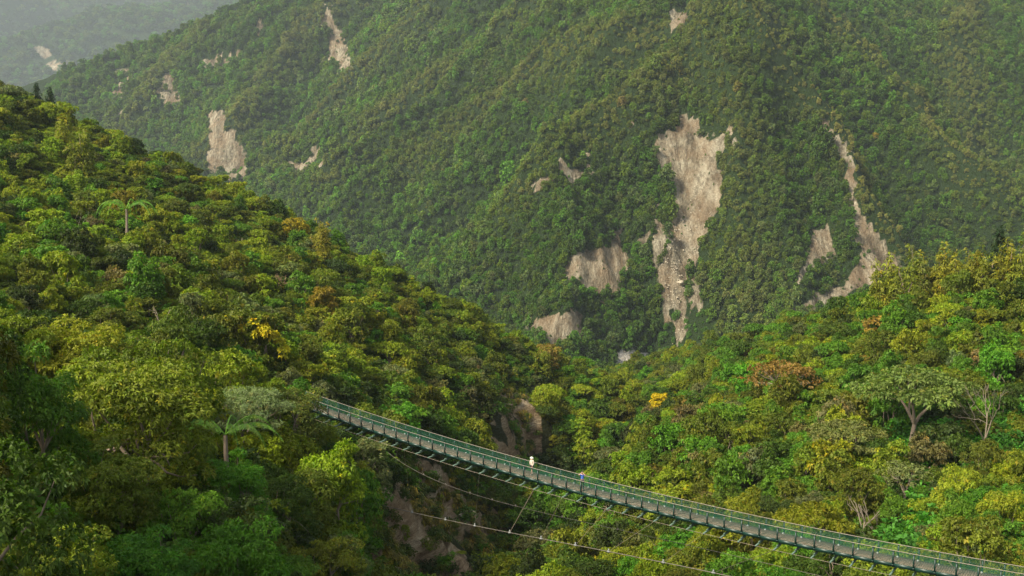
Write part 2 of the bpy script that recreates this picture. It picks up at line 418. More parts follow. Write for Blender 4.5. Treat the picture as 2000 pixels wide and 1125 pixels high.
def bend(rng, a_, b_, n=5, amp=0.12):
    a_ = np.asarray(a_, float); b_ = np.asarray(b_, float)
    t = np.linspace(0, 1, n)[:, None]; L = np.linalg.norm(b_ - a_)
    off = np.cumsum(rng.normal(size=(n, 3)) * amp * L / n, 0) * np.sin(t * np.pi)
    return a_ + (b_ - a_) * t + off
def layout(rng, kind, Rc=3.0, h=4.6):
    """foliage clump centres and radii"""
    C = []; R = []
    if kind == 'round':
        n = 30; ox, oy = rng.uniform(.78, 1.12, 2)
        for i in range(n):
            u = (i + 0.5) / n; r = Rc * 0.9 * math.sqrt(u) * rng.uniform(0.75, 1.15); an = i * 2.39996 + rng.uniform(-0.5, 0.5)
            z = h + 2.0 * math.sqrt(max(0.0, 1 - (r / (Rc * 1.1)) ** 2)) + rng.uniform(-0.9, 0.75)
            C.append((r * math.cos(an) * ox, r * math.sin(an) * oy, z - 0.6)); q = rng.uniform(0.4, 1.0); R.append((q, q, q * 0.6))
        for i in range(32):
            an = i * 2.4 + rng.uniform(0, .5); r = Rc * rng.uniform(0.5, 0.98)
            C.append((r * math.cos(an) * ox, r * math.sin(an) * oy, rng.uniform(0.7, h - 0.2))); q = rng.uniform(0.5, 0.95); R.append((q, q, q * 0.75))
    elif kind == 'layer':
        for i in range(26):
            u = (i + 0.5) / 26; r = Rc * 1.15 * math.sqrt(u) * rng.uniform(0.85, 1.1); an = i * 2.39996
            z = h + 1.6 - 0.9 * (r / Rc) ** 2 + rng.uniform(-0.35, 0.35)
            C.append((r * math.cos(an), r * math.sin(an), z - 0.3)); q = rng.uniform(0.6, 1.0); R.append((q * 1.25, q * 1.25, q * 0.36))
    elif kind == 'lump':
        ax, ay = rng.uniform(0.7, 1.1, 2)
        for i in range(22):
            d = unit(rng.normal(size=3)); d[2] = abs(d[2])
            C.append((d[0] * Rc * 0.78 * ax, d[1] * Rc * 0.78 * ay, h - 1.0 + d[2] * rng.uniform(1.6, 3.2) + rng.uniform(-.6, .6))); q = rng.uniform(0.5, 1.15); R.append((q, q, q * 0.75))
        for i in range(16):
            an = i * 2.4; r = Rc * rng.uniform(.5, .9)
            C.append((r * math.cos(an) * ax, r * math.sin(an) * ay, rng.uniform(1.0, h - .8))); q = rng.uniform(0.5, 0.95); R.append((q, q, q * 0.85))
    elif kind == 'plume':
        for j in range(4):
            bx, by = rng.uniform(-1.3, 1.3, 2); ht = rng.uniform(5.0, 8.5); lean = rng.uniform(-.12, .12, 2)
            for i in range(9):
                t = i / 8; q = 1.15 * (0.45 + math.sin(math.pi * min(1, t * 0.8 + 0.2)) * 0.55) * (1.05 - t * 0.5)
                C.append((bx + lean[0] * t * ht + rng.uniform(-.35, .35), by + lean[1] * t * ht + rng.uniform(-.35, .35), 1.8 + t * ht)); R.append((q, q, q * 1.0))
    elif kind == 'cone':
        for i in range(30):
            t = i / 30; an = i * 2.4; r = 1.7 * (1 - t) * rng.uniform(0.6, 1)
            C.append((r * math.cos(an), r * math.sin(an), 1.5 + t * 8.5)); q = 0.35 + 0.75 * (1 - t); R.append((q, q, q * 0.5))
    elif kind == 'shrub':
        for i in range(9):
            an = i * 2.4; r = Rc * 0.33 * math.sqrt(i / 9)
            C.append((r * math.cos(an), r * math.sin(an), 0.25 + rng.uniform(0, 0.5))); q = rng.uniform(0.35, 0.65); R.append((q, q, q * 0.9))
    return np.array(C), np.array(R)
def trunk_for(rng, C, name, mat, base=-1.5, r0=0.2, hub=0.5, pick=14):
    T = Tubes()
    top = C.mean(0); zt = C[:, 2].max()
    hubp = np.array([top[0] * 0.5, top[1] * 0.5, max(0.6, C[:, 2].min() * hub + 0.3)])
    T.add(bend(rng, (0, 0, base), hubp, 5, 0.06), np.linspace(r0, r0 * 0.72, 5), 7)
    mids = []
    for i in range(4):
        an = i * 1.57 + rng.uniform(-.4, .4)
        m_ = hubp + np.array([math.cos(an) * 0.9, math.sin(an) * 0.9, (zt - hubp[2]) * 0.45])
        T.add(bend(rng, hubp, m_, 4, 0.15), np.linspace(r0 * 0.62, r0 * 0.38, 4), 6); mids.append(m_)
    for i in rng.choice(len(C), min(pick, len(C)), replace=False):
        m_ = mids[int(np.argmin([np.linalg.norm(C[i] - q) for q in mids]))]
        T.add(bend(rng, m_, C[i], 5, 0.18), np.linspace(r0 * 0.32, r0 * 0.08, 5), 5)
    return T.mesh(name, mat)

PROTO = {}
def proto(key, kind, seed, n, L, W, bark=None, **kw):
    rng = np.random.default_rng(seed)
    C, R = layout(rng, kind)
    up = kw.pop('up', 0.7); pick = kw.pop('pick', 14)
    cm = leaf_mesh('crown', [leaves(rng, C, R, n, L, W, up=up, **kw)])
    tm = trunk_for(rng, C, 'trunk', bark or M_BARK, pick=pick)
    PROTO[key] = (cm, tm)
# foreground, near, middle and far levels of detail
for i, (k, n, L, W) in enumerate([('round', 27000, .19, .068), ('lump', 27000, .21, .062), ('round', 25000, .17, .075), ('layer', 19000, .17, .055)]):
    proto('H%d' % i, k, 80 + i, n, L, W, pick=22)
for i, (k, n, L, W) in enumerate([('round', 12000, .27, .12), ('round', 12000, .25, .13), ('lump', 11500, .27, .115), ('layer', 9000, .26, .11), ('lump', 11500, .32, .10)]):
    proto('N%d' % i, k, 100 + i, n, L, W)
for i, (k, n, L, W) in enumerate([('round', 4600, .42, .22), ('lump', 4300, .42, .23), ('round', 4600, .40, .24), ('lump', 4400, .44, .20), ('layer', 3400, .42, .21), ('round', 4700, .45, .19)]):
    proto('M%d' % i, k, 200 + i, n, L, W, pick=10)
for i, (k, n, L, W) in enumerate([('round', 800, .85, .6), ('lump', 760, .9, .6), ('round', 800, .85, .6), ('lump', 760, .9, .6)]):
    proto('F%d' % i, k, 300 + i, n, L, W, pick=2, spray=4)
for i in range(3): proto('plume%d' % i, 'plume', 400 + i, 3600, .62, .17, up=0.45)
proto('cone', 'cone', 420, 3000, .55, .16, up=0.2)
proto('sparse', 'layer', 430, 2400, .30, .15, bark=M_PALE, pick=26)
proto('sparse2', 'round', 431, 5200, .34, .18, bark=M_PALE, pick=24)
for i in range(2): proto('shrub%d' % i, 'shrub', 440 + i, 1000, .19, .09, pick=2)

def blossom_mesh(seed, C, R, n):
    rng = np.random.default_rng(seed)
    return leaf_mesh('blossom', [leaves(rng, C, R, n, .36, .28)])
def grass_mesh(seed, n=90):
    rng = np.random.default_rng(seed)
    p = rng.normal(size=(n, 2)) * 0.22; an = rng.uniform(0, 6.283, n); ln = rng.uniform(0.35, 0.9, n)
    b = np.stack([p[:, 0], p[:, 1], np.full(n, -0.15)], 1)
    d = np.stack([np.cos(an), np.sin(an), np.zeros(n)], 1); sd = np.stack([-np.sin(an), np.cos(an), np.zeros(n)], 1) * 0.035
    mid = b + d * ln[:, None] * 0.3 + np.array([0, 0, 1]) * ln[:, None] * 0.8
    tip = b + d * ln[:, None] * 0.85 + np.array([0, 0, 1]) * ln[:, None] * 0.45
    V = np.stack([b - sd, b + sd, mid + sd, mid - sd, tip + sd * .3, tip - sd * .3], 1).reshape(-1, 3)
    i0 = np.arange(n)[:, None] * 6
    Fq = np.concatenate([i0 + [0, 1, 2, 3], i0 + [3, 2, 4, 5]])
    return leaf_mesh('grass', [(V, Fq, np.tile(rng.random(n), 2))])
def bare_mesh(seed, mat, height=6.0, spread=0.55, levels=5, r0=0.16, name='branches'):
    rng = np.random.default_rng(seed); T = Tubes(); 
    def rec(p, d, L, r, lv):
        q = p + d * L
        T.add(bend(rng, p, q, 4, 0.10), np.linspace(r, r * 0.68, 4), 5 if lv < 3 else 3)
        if lv >= levels: return
        for i in range(3 if lv < 3 else 2):
            nd = unit(d + rng.normal(size=3) * spread + np.array([0, 0, 0.12]))
            rec(q, nd, L * rng.uniform(0.62, 0.85), r * 0.62, lv + 1)
    rec(np.array([0, 0, -0.1]), unit(np.array([rng.uniform(-.25, .25), rng.uniform(-.25, .25), 1.0])), height * 0.3, r0, 1)
    return T.mesh(name, mat)

# ------------------------------------------------------------------ instanced masses ("stuff")
def stuff(name, pts, scl, rot, idx, tint, sources, label, cat):
    pts = np.asarray(pts, np.float32)
    me = bpy.data.meshes.new(name); me.vertices.add(len(pts)); me.vertices.foreach_set('co', pts.ravel())
    attr(me, 'scl', 'FLOAT_VECTOR', 'POINT', scl); attr(me, 'rot', 'FLOAT_VECTOR', 'POINT', rot)
    attr(me, 'idx', 'INT', 'POINT', idx)
    attr(me, 'tint', 'FLOAT_COLOR', 'POINT', np.concatenate([tint, np.ones((len(tint), 1))], 1))
    o = link(name, me); tag(o, label, cat, kind='stuff')
    ng = bpy.data.node_groups.new(name, 'GeometryNodeTree')
    ng.interface.new_socket('Geometry', in_out='INPUT', socket_type='NodeSocketGeometry')
    ng.interface.new_socket('Geometry', in_out='OUTPUT', socket_type='NodeSocketGeometry')
    nd = ng.nodes; ln = ng.links
    gi = nd.new('NodeGroupInput'); go = nd.new('NodeGroupOutput'); jn = nd.new('GeometryNodeJoinGeometry')
    def named(nm, typ):
        n = nd.new('GeometryNodeInputNamedAttribute'); n.data_type = typ; n.inputs[0].default_value = nm
        return n.outputs[0]
    ii = named('idx', 'INT'); sc = named('scl', 'FLOAT_VECTOR'); ro = named('rot', 'FLOAT_VECTOR')
    er = nd.new('FunctionNodeEulerToRotation'); ln.new(ro, er.inputs[0])
    for k, src in enumerate(sources):
        oi = nd.new('GeometryNodeObjectInfo'); oi.inputs['Object'].default_value = src
        oi.transform_space = 'ORIGINAL'; oi.inputs['As Instance'].default_value = True
        cp = nd.new('FunctionNodeCompare'); cp.data_type = 'INT'; cp.operation = 'EQUAL'
        ln.new(ii, cp.inputs[2]); cp.inputs[3].default_value = k
        ip = nd.new('GeometryNodeInstanceOnPoints')
        ln.new(gi.outputs[0], ip.inputs['Points']); ln.new(cp.outputs[0], ip.inputs['Selection'])
        ln.new(oi.outputs['Geometry'], ip.inputs['Instance']); ln.new(er.outputs[0], ip.inputs['Rotation']); ln.new(sc, ip.inputs['Scale'])
        ln.new(ip.outputs[0], jn.inputs[0])
    ln.new(jn.outputs[0], go.inputs[0])
    md = o.modifiers.new('scatter', 'NODES'); md.node_group = ng
    return o

def make_tree(name, key, loc, s, rz, tint, label, cat, group=None, sz=None, tiltv=(0, 0)):
    r = bpy.data.objects.new(name, None); COL.objects.link(r)
    r.empty_display_size = 0.5
    r.location = loc; r.scale = (s, s, sz or s); r.rotation_euler = (tiltv[0], tiltv[1], rz)
    tag(r, label, cat, group)
    cm, tm = PROTO[key]
    c_ = link('crown', cm, r); c_['tint'] = [float(t) for t in tint]
    link('trunk', tm, r)
    return r
# ------------------------------------------------------------------ the land
SLIDE = [[(1330, 218), (1355, 220), (1365, 255), (1385, 270), (1415, 258), (1418, 290), (1405, 320), (1410, 360), (1400, 400), (1378, 440), (1365, 480), (1360, 520), (1345, 545), (1340, 590), (1338, 640), (1335, 668), (1312, 672), (1318, 640), (1325, 610), (1310, 590), (1295, 560), (1292, 520), (1300, 490), (1305, 440), (1312, 400), (1302, 350), (1285, 310), (1275, 270), (1290, 250), (1325, 250)],
    [(1357, 525), (1366, 545), (1370, 600), (1360, 608), (1352, 580), (1354, 550)], [(1300, 560), (1306, 600), (1302, 640), (1297, 600)],
    [(1192, 440), (1212, 440), (1216, 470), (1230, 510), (1215, 545), (1185, 580), (1150, 575), (1130, 540), (1096, 530), (1100, 505), (1130, 485), (1165, 478), (1192, 470)],
    [(1600, 218), (1612, 235), (1640, 270), (1668, 302), (1655, 305), (1620, 275), (1603, 245)],
    [(1652, 330), (1668, 350), (1682, 395), (1702, 435), (1735, 480), (1762, 515), (1750, 535), (1700, 550), (1655, 555), (1660, 520), (1680, 490), (1673, 440), (1660, 390), (1650, 345)],
    [(1525, 605), (1560, 585), (1640, 550), (1665, 545), (1650, 575), (1600, 598)], [(1592, 450), (1620, 440), (1632, 490), (1600, 505), (1565, 548), (1553, 535), (1580, 505)],
    [(408, 210), (440, 212), (450, 260), (478, 300), (480, 345), (430, 337), (410, 320), (406, 260)],
    [(626, 10), (645, 20), (667, 60), (682, 100), (688, 135), (660, 140), (645, 110), (643, 70)],
    [(1312, 18), (1336, 16), (1330, 50), (1310, 58)], [(503, 28), (525, 30), (532, 70), (506, 76)],
    [(1038, 355), (1075, 340), (1072, 362), (1045, 376)], [(1018, 625), (1090, 605), (1140, 598), (1132, 664), (1080, 670), (1035, 642)],
    [(548, 315), (620, 278), (637, 310), (590, 335)], [(320, 130), (355, 132), (345, 200), (305, 210)], [(225, 130), (250, 128), (245, 230), (222, 220)],
    [(390, 110), (470, 95), (455, 125), (395, 132)], [(270, 215), (300, 212), (290, 240), (268, 238)], [(1300, 150), (1340, 150), (1335, 175), (1305, 172)],
    [(1195, 235), (1240, 235), (1215, 262)], [(1420, 245), (1440, 250), (1445, 275), (1425, 272)], [(1230, 440), (1262, 455), (1255, 500), (1238, 480)], [(1265, 385), (1290, 380), (1300, 450), (1280, 520), (1268, 460)],
    [(1080, 300), (1150, 290), (1160, 330), (1110, 350)]]
WEAK = SLIDE[11:12] + SLIDE[14:]
STRONG = SLIDE[:11] + SLIDE[12:14]
GRAVEL = [[(1192, 684), (1228, 676), (1272, 690), (1262, 712), (1225, 724), (1203, 716)]]
THIN = [[(1600, 218), (1608, 228), (1630, 262), (1662, 298), (1668, 318), (1676, 345), (1660, 350), (1656, 318), (1640, 296), (1615, 268), (1602, 245)], [(1358, 530), (1366, 545), (1371, 600), (1361, 610), (1353, 580)], [(1300, 560), (1307, 600), (1303, 645), (1298, 600)]]
def mt_masks(X, Y, Z):
    px, py, d = proj(X, Y, Z + 3)
    s = poly_mask(px, py, STRONG, 12, 501, X, Y, 20.0)
    s = np.maximum(s, poly_mask(px, py, THIN, 4, 541, X, Y, 18.0))
    wk = poly_mask(px, py, WEAK, 16, 511, X, Y, 24.0) * (fbm(X / 16, Y / 16, 77, 3) > -0.1)
    g = poly_mask(px, py, GRAVEL, 5, 521, X, Y, 20.0)
    return s, wk, g
def ground_hit(px, py, d0, d1, f, h):
    """walk the sight line outwards until it is within h metres of the ground"""
    D = np.linspace(d0, d1, 1200); vx, vy = (px - 1000.0) / F, -(py - 562.5) / F
    X = D * vx; Y = D * (CP + vy * SP); Z = D * (vy * CP - SP)
    hit = np.where(Z - f(X, Y) < h)[0]
    i = hit[0] if len(hit) else len(D) - 1
    return float(X[i]), float(Y[i]), float(D[i])

def on_mt(px, py): return ground_hit(px, py, 650, 2600, mt_base0, 3.0)[:2]
mt_base0 = mt_f
# crest and gully lines: outline in the photograph, height, half-width, sideways shift on the ground
RIDGES = [([(1410, 75), (1500, 150), (1560, 212), (1620, 265), (1660, 330), (1678, 400), (1708, 455), (1755, 515)], 40.0, 24.0, (0, 0)),
          ([(1410, 75), (1500, 150), (1560, 212), (1620, 265), (1660, 330), (1678, 400), (1708, 455), (1755, 515)], -70.0, 44.0, (75, 50)),
          ([(1580, 0), (1680, 108), (1735, 170), (1800, 225), (1838, 300), (1900, 380)], 34.0, 32.0, (0, 0)),
          ([(1580, 0), (1680, 108), (1735, 170), (1800, 225), (1838, 300), (1900, 380)], -66.0, 46.0, (80, 60)),
          ([(1410, 75), (1250, 175), (1140, 258), (1062, 350), (1010, 420)], 26.0, 34.0, (0, 0)),
          ([(1340, 90), (1200, 175), (1090, 250), (1010, 330), (950, 420)], -40.0, 38.0, (-34, 50)),
          ([(1500, 0), (1350, 20), (1200, 60), (1060, 150), (930, 260), (820, 350)], 28.0, 42.0, (0, 0)),
          ([(1200, -40), (1020, 60), (860, 170), (720, 290), (640, 380)], 30.0, 48.0, (0, 0)),
          ([(950, -60), (800, 30), (690, 140), (600, 250), (540, 330)], 30.0, 52.0, (0, 0)),
          ([(700, -40), (590, 50), (520, 150), (460, 230), (400, 300)], 32.0, 52.0, (0, 0)),
          ([(640, -10), (540, 100), (500, 190), (470, 290)], -30.0, 40.0, (70, 0)),
          ([(400, 50), (330, 110), (280, 190), (240, 250)], 26.0, 45.0, (0, 0)),
          ([(1900, 0), (1860, 120), (1900, 250), (1960, 380)], 30.0, 45.0, (0, 0)),
          ([(1180, 265), (1165, 380), (1195, 470), (1240, 560), (1250, 640)], -20.0, 22.0, (12, 0)),
          ([(1080, 340), (1100, 430), (1120, 520), (1110, 620)], 16.0, 24.0, (0, 0)),
          ([(1420, 150), (1440, 260), (1450, 380), (1460, 500), (1450, 620)], 20.0, 26.0, (0, 0)),
          ([(1340, 200), (1335, 300), (1345, 420), (1330, 520), (1322, 670)], -18.0, 26.0, (0, 0))]
RIDGES = [([tuple(np.array(on_mt(*q)) + np.array(sh)) for q in pl], h, wd) for pl, h, wd, sh in RIDGES]
def ridge_add(x, y):
    z = 0
    wx = x + 9.0 * fbm(x / 55.0, y / 55.0, 161, 3); wy = y + 9.0 * fbm(x / 55.0, y / 55.0, 171, 3)
    for pl, h, wd in RIDGES:
        dm = np.full(np.shape(x), 1e9)
        for (ax, ay), (bx, by) in zip(pl[:-1], pl[1:]):
            t = np.clip(((wx - ax) * (bx - ax) + (wy - ay) * (by - ay)) / ((bx - ax) ** 2 + (by - ay) ** 2), 0, 1)
            dm = np.minimum(dm, np.hypot(wx - ax - t * (bx - ax), wy - ay - t * (by - ay)))
        z = z + 1.5 * h * np.exp(-dm / (1.25 * wd))
    return z - 12.0 - 20.0 * np.clip((y - 1400) / 300, 0, 1)
mt_base = mt_f
def mt_f(x, y):
    z = mt_base(x, y) + ridge_add(x, y)
    s, wk, g = mt_masks(x, y, z)
    return z - s * 2.0 + s * (fbm(x / 11.0, y / 11.0, 63, 4, True) * 3.5 + fbm(x / 13.0, y / 55.0, 67, 3, True) * 4.0)

M_FAR = M_MOUNT
me, X, Y, Z = grid_mesh('hill', near_f, np.concatenate([np.arange(-340, -90, 3.5), np.arange(-90, 60, 1.3), np.arange(60, 340, 3.5)]),
                        np.concatenate([np.arange(2, 90, 2.5), np.arange(90, 290, 1.3), np.arange(290, 670, 3.5)]))
px, py, d = proj(X, Y, Z)
rock = np.clip(poly_mask(px, py, CLIFF, 14, 41, X, Y, 10.0) * (fbm(X / 7, Y / 7, 44, 3) > -0.33), 0, 1)
attr(me, 'rock', 'FLOAT', 'POINT', rock); attr(me, 'gravel', 'FLOAT', 'POINT', np.zeros(rock.size))
tag(link('hillside', me, None, [M_NEAR]), 'forested slopes either side of the gorge', kind='structure')
xs = np.concatenate([np.arange(-1600, -560, 9.), np.arange(-560, 720, 4.), np.arange(720, 1700, 9.)])
ys = np.concatenate([np.arange(600, 740, 8.), np.arange(740, 1500, 4.), np.arange(1500, 2900, 9.)])
me, X, Y, Z = grid_mesh('mountain', mt_f, xs, ys)
s, wk, g = mt_masks(X, Y, Z)
attr(me, 'rock', 'FLOAT', 'POINT', np.clip(s + wk * 0.85 + 0.42 * poly_mask(*proj(X, Y, Z + 3)[:2], STRONG, 48, 531, X, Y, 15.0), 0, 1)); attr(me, 'gravel', 'FLOAT', 'POINT', g)
tag(link('mountain', me, None, [M_MOUNT]), 'steep green mountain with pale landslides', kind='structure')
me, X, Y, Z = grid_mesh('mountain', far_f, np.arange(-6500, 3500, 40.), np.arange(4200, 9200, 40.))
px, py, d = proj(X, Y, Z)
FSL = [[(58, 90), (76, 90), (124, 126), (100, 142), (82, 116)], [(150, -10), (168, -10), (178, 12), (165, 16)], [(355, -10), (370, -10), (392, 40), (380, 45)], [(-60, 25), (0, 28), (28, 45), (0, 40)]]
fr = poly_mask(px, py, FSL[:1], 4, 601, X, Y, 120.0) + 0.55 * poly_mask(px, py, FSL[1:], 6, 602, X, Y, 80.0)
attr(me, 'rock', 'FLOAT', 'POINT', np.clip(fr, 0, 1)); attr(me, 'gravel', 'FLOAT', 'POINT', fr * 0)
tag(link('mountain', me, None, [M_FAR]), 'hazy far mountain range', kind='structure')
T = Tubes(); 
gm = np_mesh('ground', [(-9000, -600, -178), (9000, -600, -178), (9000, 9300, -178), (-9000, 9300, -178)], [[0, 1, 2, 3]])
attr(gm, 'rock', 'FLOAT', 'POINT', np.zeros(4)); attr(gm, 'gravel', 'FLOAT', 'POINT', np.zeros(4))
tag(link('ground', gm, None, [M_MOUNT]), 'valley floor', kind='structure')

# ------------------------------------------------------------------ bridge line (needed before the trees)
BK = np.array([0, 5, 11, 13, 18, 20, 23, 26, 31, 35, 37, 38, 39, 40]); BY = np.array([813, 854.6, 897.4, 913, 950, 966, 991, 1014, 1051, 1081.5, 1098, 1106, 1115, 1122])
def bpx(k): return 1000 + (-358.2 + 23.70 * k) / (1 - 0.007116 * k)
BD = 114.0 * (1 - 0.007116 * BK)
bw = np.array([P(bpx(k), y, d_) for k, y, d_ in zip(BK, BY, BD)])
cx_ = np.polyfit(BK, bw[:, 0], 1); cy__ = np.polyfit(BK, bw[:, 1], 1); cz_ = np.polyfit(BK, bw[:, 2], 2)
bdir = unit(np.array([cx_[0], cy__[0], 0.0])); bper = np.array([-bdir[1], bdir[0], 0.0])   # towards the far side
if bper[1] < 0: bper = -bper
def bpt(k, lat=0.0, up=0.0):
    """point of the bridge: k = post number, lat = metres from near edge to far side"""
    p = np.array([np.polyval(cx_, k), np.polyval(cy__, k), np.polyval(cz_, k)])
    return p + bper * lat + np.array([0, 0, up])
DW = 1.45

# ------------------------------------------------------------------ colours of the trees
PAL = {'olive': (0.096, 0.115, 0.009), 'yellow-green': (0.162, 0.195, 0.009), 'fresh green': (0.075, 0.16, 0.010), 'dark green': (0.032, 0.052, 0.008),
       'grey-green': (0.11, 0.125, 0.04), 'deep green': (0.048, 0.085, 0.008), 'brownish': (0.125, 0.11, 0.035), 'golden': (0.20, 0.19, 0.012)}
PN = list(PAL); PV = np.array([PAL[k] for k in PN])
def pick_tint(rng, px, py, d, X, Y):
    """colour class by where on the slopes the tree grows"""
    if d > 600: wt = np.array([.17, .06, .20, .17, .12, .24, .035, .005])
    elif px + (py - 300) * 0.2 > 1050 : wt = np.array([.26, .20, .30, .06, .05, .13, .015, .005])
    else:
        band = math.exp(-((py - (300 + 0.42 * px - 40)) / 130.0) ** 2)
        wt = np.array([.36, .18 + .60 * band, .14, .09, .06, .15,   .02 + .02 * band, .003 + .02 * band])
    nz = float(vnoise(X / 22.0, Y / 22.0, 5)) if d < 600 else float(vnoise(X / 90.0, Y / 90.0, 6))
    if d < 125: wt = wt * np.array([.9, 1.6, 1.5, .5, .8, 1.1, .1, .6])
    wt = wt * np.array([1, .4 + 1.4 * nz, 1.6 - nz, 1.7 - 1.4 * nz, 1, 1.5 - nz, 1, .5 + nz]); wt /= wt.sum()
    return int(rng.choice(len(PN), p=wt))

# ------------------------------------------------------------------ near trees: where they stand
RNG = np.random.default_rng(7)
def slope_at(f, x, y, e_=2.0):
    return np.hypot(f(x + e_, y) - f(x - e_, y), f(x, y + e_) - f(x, y - e_)) / (2 * e_)
CAB_N = [P(*t) for t in [(700, 975, 121), (750, 988, 118), (805, 1000, 114.5), (870, 1015, 110), (930, 1028, 106), (995, 1040, 102), (1060, 1053, 98.5), (1125, 1064.5, 95.5), (1190, 1077, 92.5), (1300, 1100, 88), (1390, 1118, 85), (1600, 1165, 78)]]
CAB_F = [P(*t) for t in [(760, 885, 130), (785, 905, 127), (828, 926, 124), (870, 945, 121), (915, 963, 118), (960, 978, 115), (1005, 989, 113), (1050, 998, 111), (1100, 1010, 108), (1205, 1032, 103), (1290, 1052, 99), (1420, 1085, 94), (1620, 1128, 87), (1900, 1190, 78)]]
def blocks_bridge(X, Y, Zc, r, d):
    """would this crown stand in the bridge or hide it or its cables from the lookout"""
    rp = r * F / d
    px, py, _ = proj(X, Y, Zc)
    if 628 < px + rp * 0.7 and d < 122:
        k = np.clip((px - 1000 + 358.2) / (23.70 + 0.007116 * (px - 1000)), -1, 60)
        bd = 114.0 * (1 - 0.007116 * k); by = np.interp(k, BK, BY) if k < 40 else 1122 + (k - 40) * 7.5
        if px + rp * 0.8 > 634:
            if d < bd + r * 0.4 and py - rp * 0.75 < by + 34: return True
            if d < bd + r + 2 and abs(py - by) < rp * 0.5: return True
    if 745 < px < 1420 and d < 122:
        cyv = 988 + (px - 750) * 0.203; cd = np.interp(px, [750, 1390], [118, 85])
        if d < cd + 1 and py - rp * 0.8 < cyv + 6: return True
    return False
cand = []
cells = {}
tries = 0
XY = RNG.uniform([-330, 18], [330, 640], (230000, 2))
ZZ = near_f(XY[:, 0], XY[:, 1])
PX, PY, DD = proj(XY[:, 0], XY[:, 1], ZZ + 5)
SL = slope_at(near_f0, XY[:, 0], XY[:, 1])
RK = poly_mask(*proj(XY[:, 0], XY[:, 1], ZZ)[:2], CLIFF, 14, 41, XY[:, 0], XY[:, 1], 10.0)
RK = np.maximum(RK, sum(in_poly(PX, PY - 12, c_) for c_ in CLIFF) * (DD < 260))
RR = RNG.random(len(XY)); R2 = RNG.random(len(XY))
def over_cliff(i, r):
    rp = r * F / DD[i]; cy_c = PY[i] - 4.0 * r / 3 * F / DD[i] * .5
    q = [(PX[i], cy_c), (PX[i] - rp * .6, cy_c), (PX[i] + rp * .6, cy_c), (PX[i], cy_c - rp * .6), (PX[i], cy_c + rp * .6)]
    return sum(bool(in_poly(np.array([a_]), np.array([b_]), c_)[0]) for a_, b_ in q for c_ in CLIFF[:2])
for i in range(len(XY)):
    px, py, d = PX[i], PY[i], DD[i]
    if d < 30 or px < -260 or px > 2260 or py > 1480: continue
    if d < 85: r = 1.9 + 2.5 * RR[i] ** 1.6
    elif d < 140: r = 1.4 + 2.1 * RR[i] ** 1.8
    else: r = 1.15 + 2.1 * RR[i] ** 2.0
    if RK[i] > 0:
        if R2[i] > 0.05: continue
        r *= 0.4
    elif 600 < px < 1120 and 700 < py < 1300 and d < 262 and over_cliff(i, r) >= 1: continue
    x, y = XY[i]
    ok = True; gx, gy = int(x // 5), int(y // 5)
    sl = 1.0 / math.sqrt(1 + SL[i] ** 2)
    for ax in (-1, 0, 1):
        for ay in (-1, 0, 1):
            for (qx, qy, qr) in cells.get((gx + ax, gy + ay), ()):
                if (qx - x) ** 2 + (qy - y) ** 2 < ((r + qr) * (0.35 + 0.11 * sl)) ** 2: ok = False; break
            if not ok: break
        if not ok: break
    if not ok: continue
    hs = r / 3.0
    if blocks_bridge(x, y, ZZ[i] + 4.8 * hs, r, d): 
        if R2[i] < 0.5: continue
        hs *= 0.35; r *= 0.35
        if blocks_bridge(x, y, ZZ[i] + 4.8 * hs, r, d): continue
    cells.setdefault((gx, gy), []).append((x, y, r))
    cand.append((x, y, ZZ[i], r, hs, px, py, d))
cand = np.array(cand)
print('near trees', len(cand))
# ------------------------------------------------------------------ single trees that stand out
specials = []
def special(name, key, px, py, wpx, tint, label, cat, d0=30, d1=640, h=None, rz=None, sz=None, group=None, f=near_f, tiltv=(0, 0), width=6.4, fixd=None, clear=1.0):
    hh = 3.0; s = 1
    if fixd:
        x, y, zc = P(px, py, fixd); d = fixd
        s = max((zc - float(f(np.array([x]), np.array([y]))[0])) / 6.6, wpx * d / F / width)
    for _ in range(0 if fixd else 3):
        x, y, d = ground_hit(px, py, d0, d1, f, hh)
        s = wpx * d / F / width; hh = (h or 5.0) * s
    z = float(f(np.array([x]), np.array([y]))[0])
    specials.append((x, y, z, wpx * d / F / 2, px, py, d, clear))
    if key is None: return x, y, z, s
    return make_tree(name, key, (x, y, z), s, RNG.uniform(0, 6.28) if rz is None else rz, tint, label, cat, group, sz=(sz * s if sz else None), tiltv=tiltv)
# orange crown on pale spreading limbs
special('broadleaf_tree', 'sparse', 1528, 735, 125, (0.19, 0.115, 0.026), 'orange-brown crown spread over pale forked branches on the right slope', 'tree', h=5.4)
special('broadleaf_tree', 'sparse2', 1715, 634, 55, (0.30, 0.20, 0.035), 'ochre domed tree high on the right slope under the yellowish plumes', 'tree')
special('broadleaf_tree', 'sparse2', 1465, 690, 30, (0.30, 0.20, 0.035), 'small orange-yellow crown left of and above the orange-brown tree', 'tree')
special('broadleaf_tree', 'sparse2', 1690, 702, 30, (0.30, 0.20, 0.035), 'small ochre crown right of and above the orange-brown tree', 'tree')
special('broadleaf_tree', 'sparse2', 1346, 797, 42, (0.26, 0.16, 0.035), 'russet round crown low on the right slope, left of the orange-brown tree', 'tree')
special('broadleaf_tree', 'M2', 1290, 779, 42, (0.50, 0.36, 0.01), 'bright yellow-topped tree low on the right slope beside the gorge', 'tree')
special('broadleaf_tree', 'M3', 1345, 962, 40, (0.45, 0.33, 0.01), 'yellow-flowered small tree just behind the bridge, right of both people', 'tree')
special('broadleaf_tree', 'M1', 1252, 1076, 34, (0.42, 0.26, 0.03), 'golden bushy tree below the bridge at the bottom of the photo', 'tree')
special('broadleaf_tree', 'M0', 1070, 690, 50, (0.22, 0.16, 0.03), 'golden-brown tree near the lower end of the left crest', 'tree')
